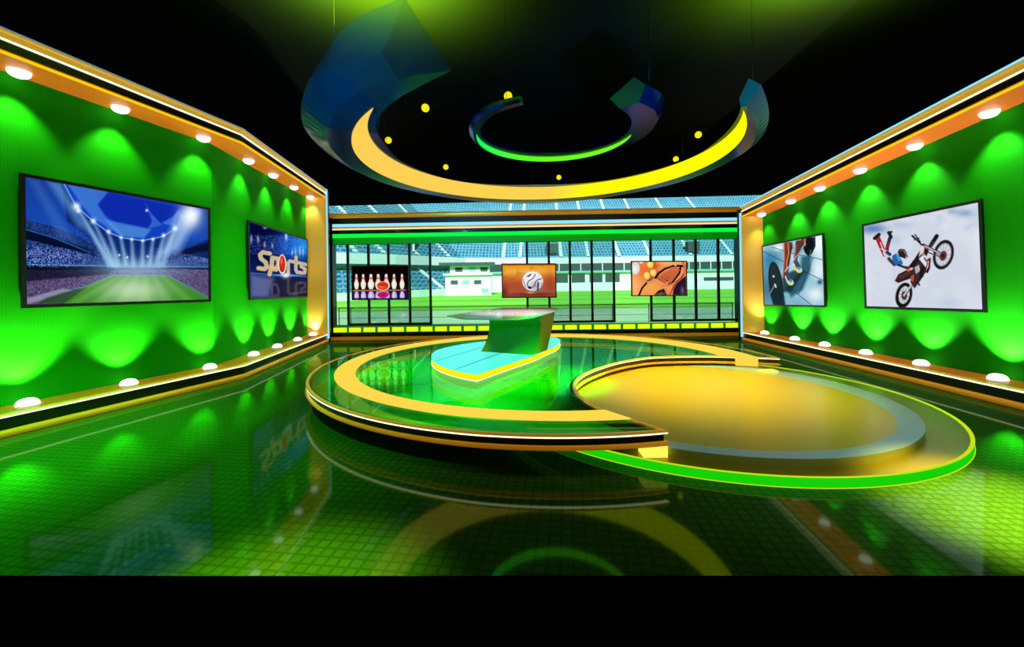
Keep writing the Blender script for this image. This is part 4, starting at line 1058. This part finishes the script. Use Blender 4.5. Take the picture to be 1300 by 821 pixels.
crescent(sm, Vector((.290*DS, 2.727*DS)), .511*DS, Vector((.295*DS, 2.632*DS)), .511*DS, Z2-.003, 'arc_strip_green')
# slim suspension cables up to the ceiling
def cable(root, c, keys, t, idx=3):
    r, z = interp(keys, t)[idx]; a_ = math.radians(t); p = (c[0]+r*math.cos(a_), c[1]+r*math.sin(a_))
    m = MB(); m.tube([(p[0], p[1], z-.02), (p[0], p[1], CZ)], .004, 6); m.build('cable', 'black_satin', root)
for t in (210, 150, 90, 30, -25): cable(big, bc, keysB, t)
for t in (235, 150, 90, 20, -30): cable(sm, sc, keysS, t)

# ------------------------------------------------------------------ ceiling globes
gz = CZ-.105
for (x, y, lab) in [(540, 137, 'largest one left of the small arc'), (493, 178, 'leftmost, inside the large arc'), (566, 212, 'low on the left, just above the yellow strip'),
                    (645, 122, 'beside the left tip of the small arc'), (709.5, 225, 'smallest, below the green strip'), (886.5, 171, 'rightmost, inside the large arc'), (858, 202, 'right side, touching the yellow strip')]:
    p = onz(x, y, gz); m = MB(); R_ = .105
    m.lathe([(.002, 0)]+[(R_*math.sin(k*PI/12), R_-R_*math.cos(k*PI/12)) for k in range(1, 12)]+[(.002, 2*R_)], (p.x, p.y, gz-R_), 20)
    o = m.build('globe_lamp', 'globe_yellow', origin=(p.x, p.y, gz)); tag(o, 'small yellow ceiling globe lamp, '+lab, 'lamp', 'yellow globe lamps on the ceiling')

# ------------------------------------------------------------------ lights
def spot(name, loc, target, energy, color, size, blend=1.0, soft=.15):
    ld = bpy.data.lights.new(name, 'SPOT'); ld.energy = energy; ld.color = color; ld.spot_size = math.radians(size); ld.spot_blend = blend; ld.shadow_soft_size = soft
    o = bpy.data.objects.new(name, ld); C.objects.link(o); o.location = loc
    o.rotation_euler = (Vector(target)-Vector(loc)).to_track_quat('-Z', 'Y').to_euler(); return o
def sun(energy, elev, color):
    ld = bpy.data.lights.new('sun', 'SUN'); ld.energy = energy; ld.color = color; ld.angle = math.radians(1)
    o = bpy.data.objects.new('sun', ld); C.objects.link(o); o.location = (0, -20, 30)
    d = Vector((0.0, math.cos(math.radians(elev)), -math.sin(math.radians(elev)))); o.rotation_euler = d.to_track_quat('-Z', 'Y').to_euler()
sun(5.8, 35, (1.0, 1.0, 0.95))
YG = (0.55, 1.0, 0.02); GR = (0.05, 1.0, 0.05)
spot('uplight_left', (-2.0, 5.9, 5.5), (-2.0, 5.95, CZ), 8500, (0.42, 1.0, .01), 150, .6)
spot('uplight_right', (4.7, 5.6, 5.5), (4.7, 5.65, CZ), 6000, (0.42, 1.0, .01), 150, .6)
spot('floor_pool_left', (-1.25, .9, 4.5), (-1.25, 1.95, 0), 2200, (0.6, 1.0, 0.03), 24)
spot('floor_pool_right', (3.7, 1.2, 4.5), (3.5, 2.72, 0), 7000, (1.0, 0.85, 0.12), 23)
spot('floor_wash_left', (-3.8, 2.6, 5.2), (-5.0, 4.3, 0), 1900, GR, 44)
spot('floor_fill_front', (-3.2, 2.6, 5.2), (-3.6, 4.0, 0), 650, GR, 72)  # added wide fill, lifts the dark left floor
spot('floor_wash_back', (-3.6, 8.5, 5.2), (-4.6, 8.6, 0), 700, GR, 75)
spot('deck_fill', (2.1, 5.2, 3.0), (0.45, 6.3, 0.2), 2200, (0.05, 1.0, 0.01), 42)  # unseen green fill added to brighten the deck right of the plinth
spot('deck_fill', (-3.0, 6.9, 3.6), (-1.9, 7.1, 0.2), 1700, (0.05, 1.0, 0.01), 50)  # second added fill, for the left part of the deck
spot('deck_fill', (-0.6, 4.1, 4.0), (-0.6, 5.1, 0.2), 2000, (0.05, 1.0, 0.01), 36)  # third added fill, for the deck in front of the plinth
spot('disc_fill', (2.7, 6.8, 4.2), (2.75, 6.2, .1), 1550, (1.0, .90, .22), 62)  # added fill, stands in for a bright reflection on the gold
spot('silver_spot', (3.2, 1.6, 5.0), (3.2, 4.2, .1), 260, (0.75, .9, 1.0), 60)
spot('desk_fill', (0.2, 5.0, 5.2), (0.1, 7.4, 1.15), 1900, (1.0, .95, 1.0), 26)  # white fill added to lighten the green-tinted tabletop
spot('arc_fill_left', (-3.0, 2.0, 3.2), (-2.4, 6.4, 4.6), 1500, (0.05, 0.5, 1.0), 54)  # unseen blue fill added to give the large arc its blue sheen
spot('arc_fill_far', (0.9, 8.0, 2.2), (-2.6, 9.0, 4.3), 200, (0.03, 0.35, 1.0), 80)  # added blue fill for the far side of the large arc
spot('arc_fill_right', (5.0, 4.0, 3.0), (4.0, 7.0, 4.5), 300, (0.05, 0.5, 1.0), 50)  # added blue fill for the right end of the large arc
spot('arc_fill_mid', (2.6, 5.2, 3.0), (2.1, 6.9, 4.8), 500, (0.05, 0.35, 1.0), 50)  # added blue fill for the small arc

w = bpy.data.worlds.new('world'); bpy.context.scene.world = w; w.use_nodes = True
w.node_tree.nodes['Background'].inputs[0].default_value = (0, 0, 0, 1)

# ------------------------------------------------------------------ camera
cd = bpy.data.cameras.new('camera'); co = bpy.data.objects.new('camera', cd); C.objects.link(co)
cd.sensor_fit = 'HORIZONTAL'; cd.sensor_width = 36.0; cd.lens = 36.0*F/1300.0
cd.shift_x = 0.0; cd.shift_y = -(410.5-CY)/1300.0
cd.clip_start = .05; cd.clip_end = 500
co.location = (0, 0, H)
from mathutils import Matrix
co.rotation_euler = (Matrix.Rotation(PI/2, 4, 'X') @ Matrix.Rotation(-ROLL, 4, 'Z')).to_euler()
sc_ = bpy.context.scene; sc_.camera = co
sc_.view_settings.view_transform = 'Standard'; sc_.view_settings.look = 'None'
sc_.view_settings.exposure = 0.0; sc_.view_settings.gamma = 1.0; sc_.view_settings.use_curve_mapping = False
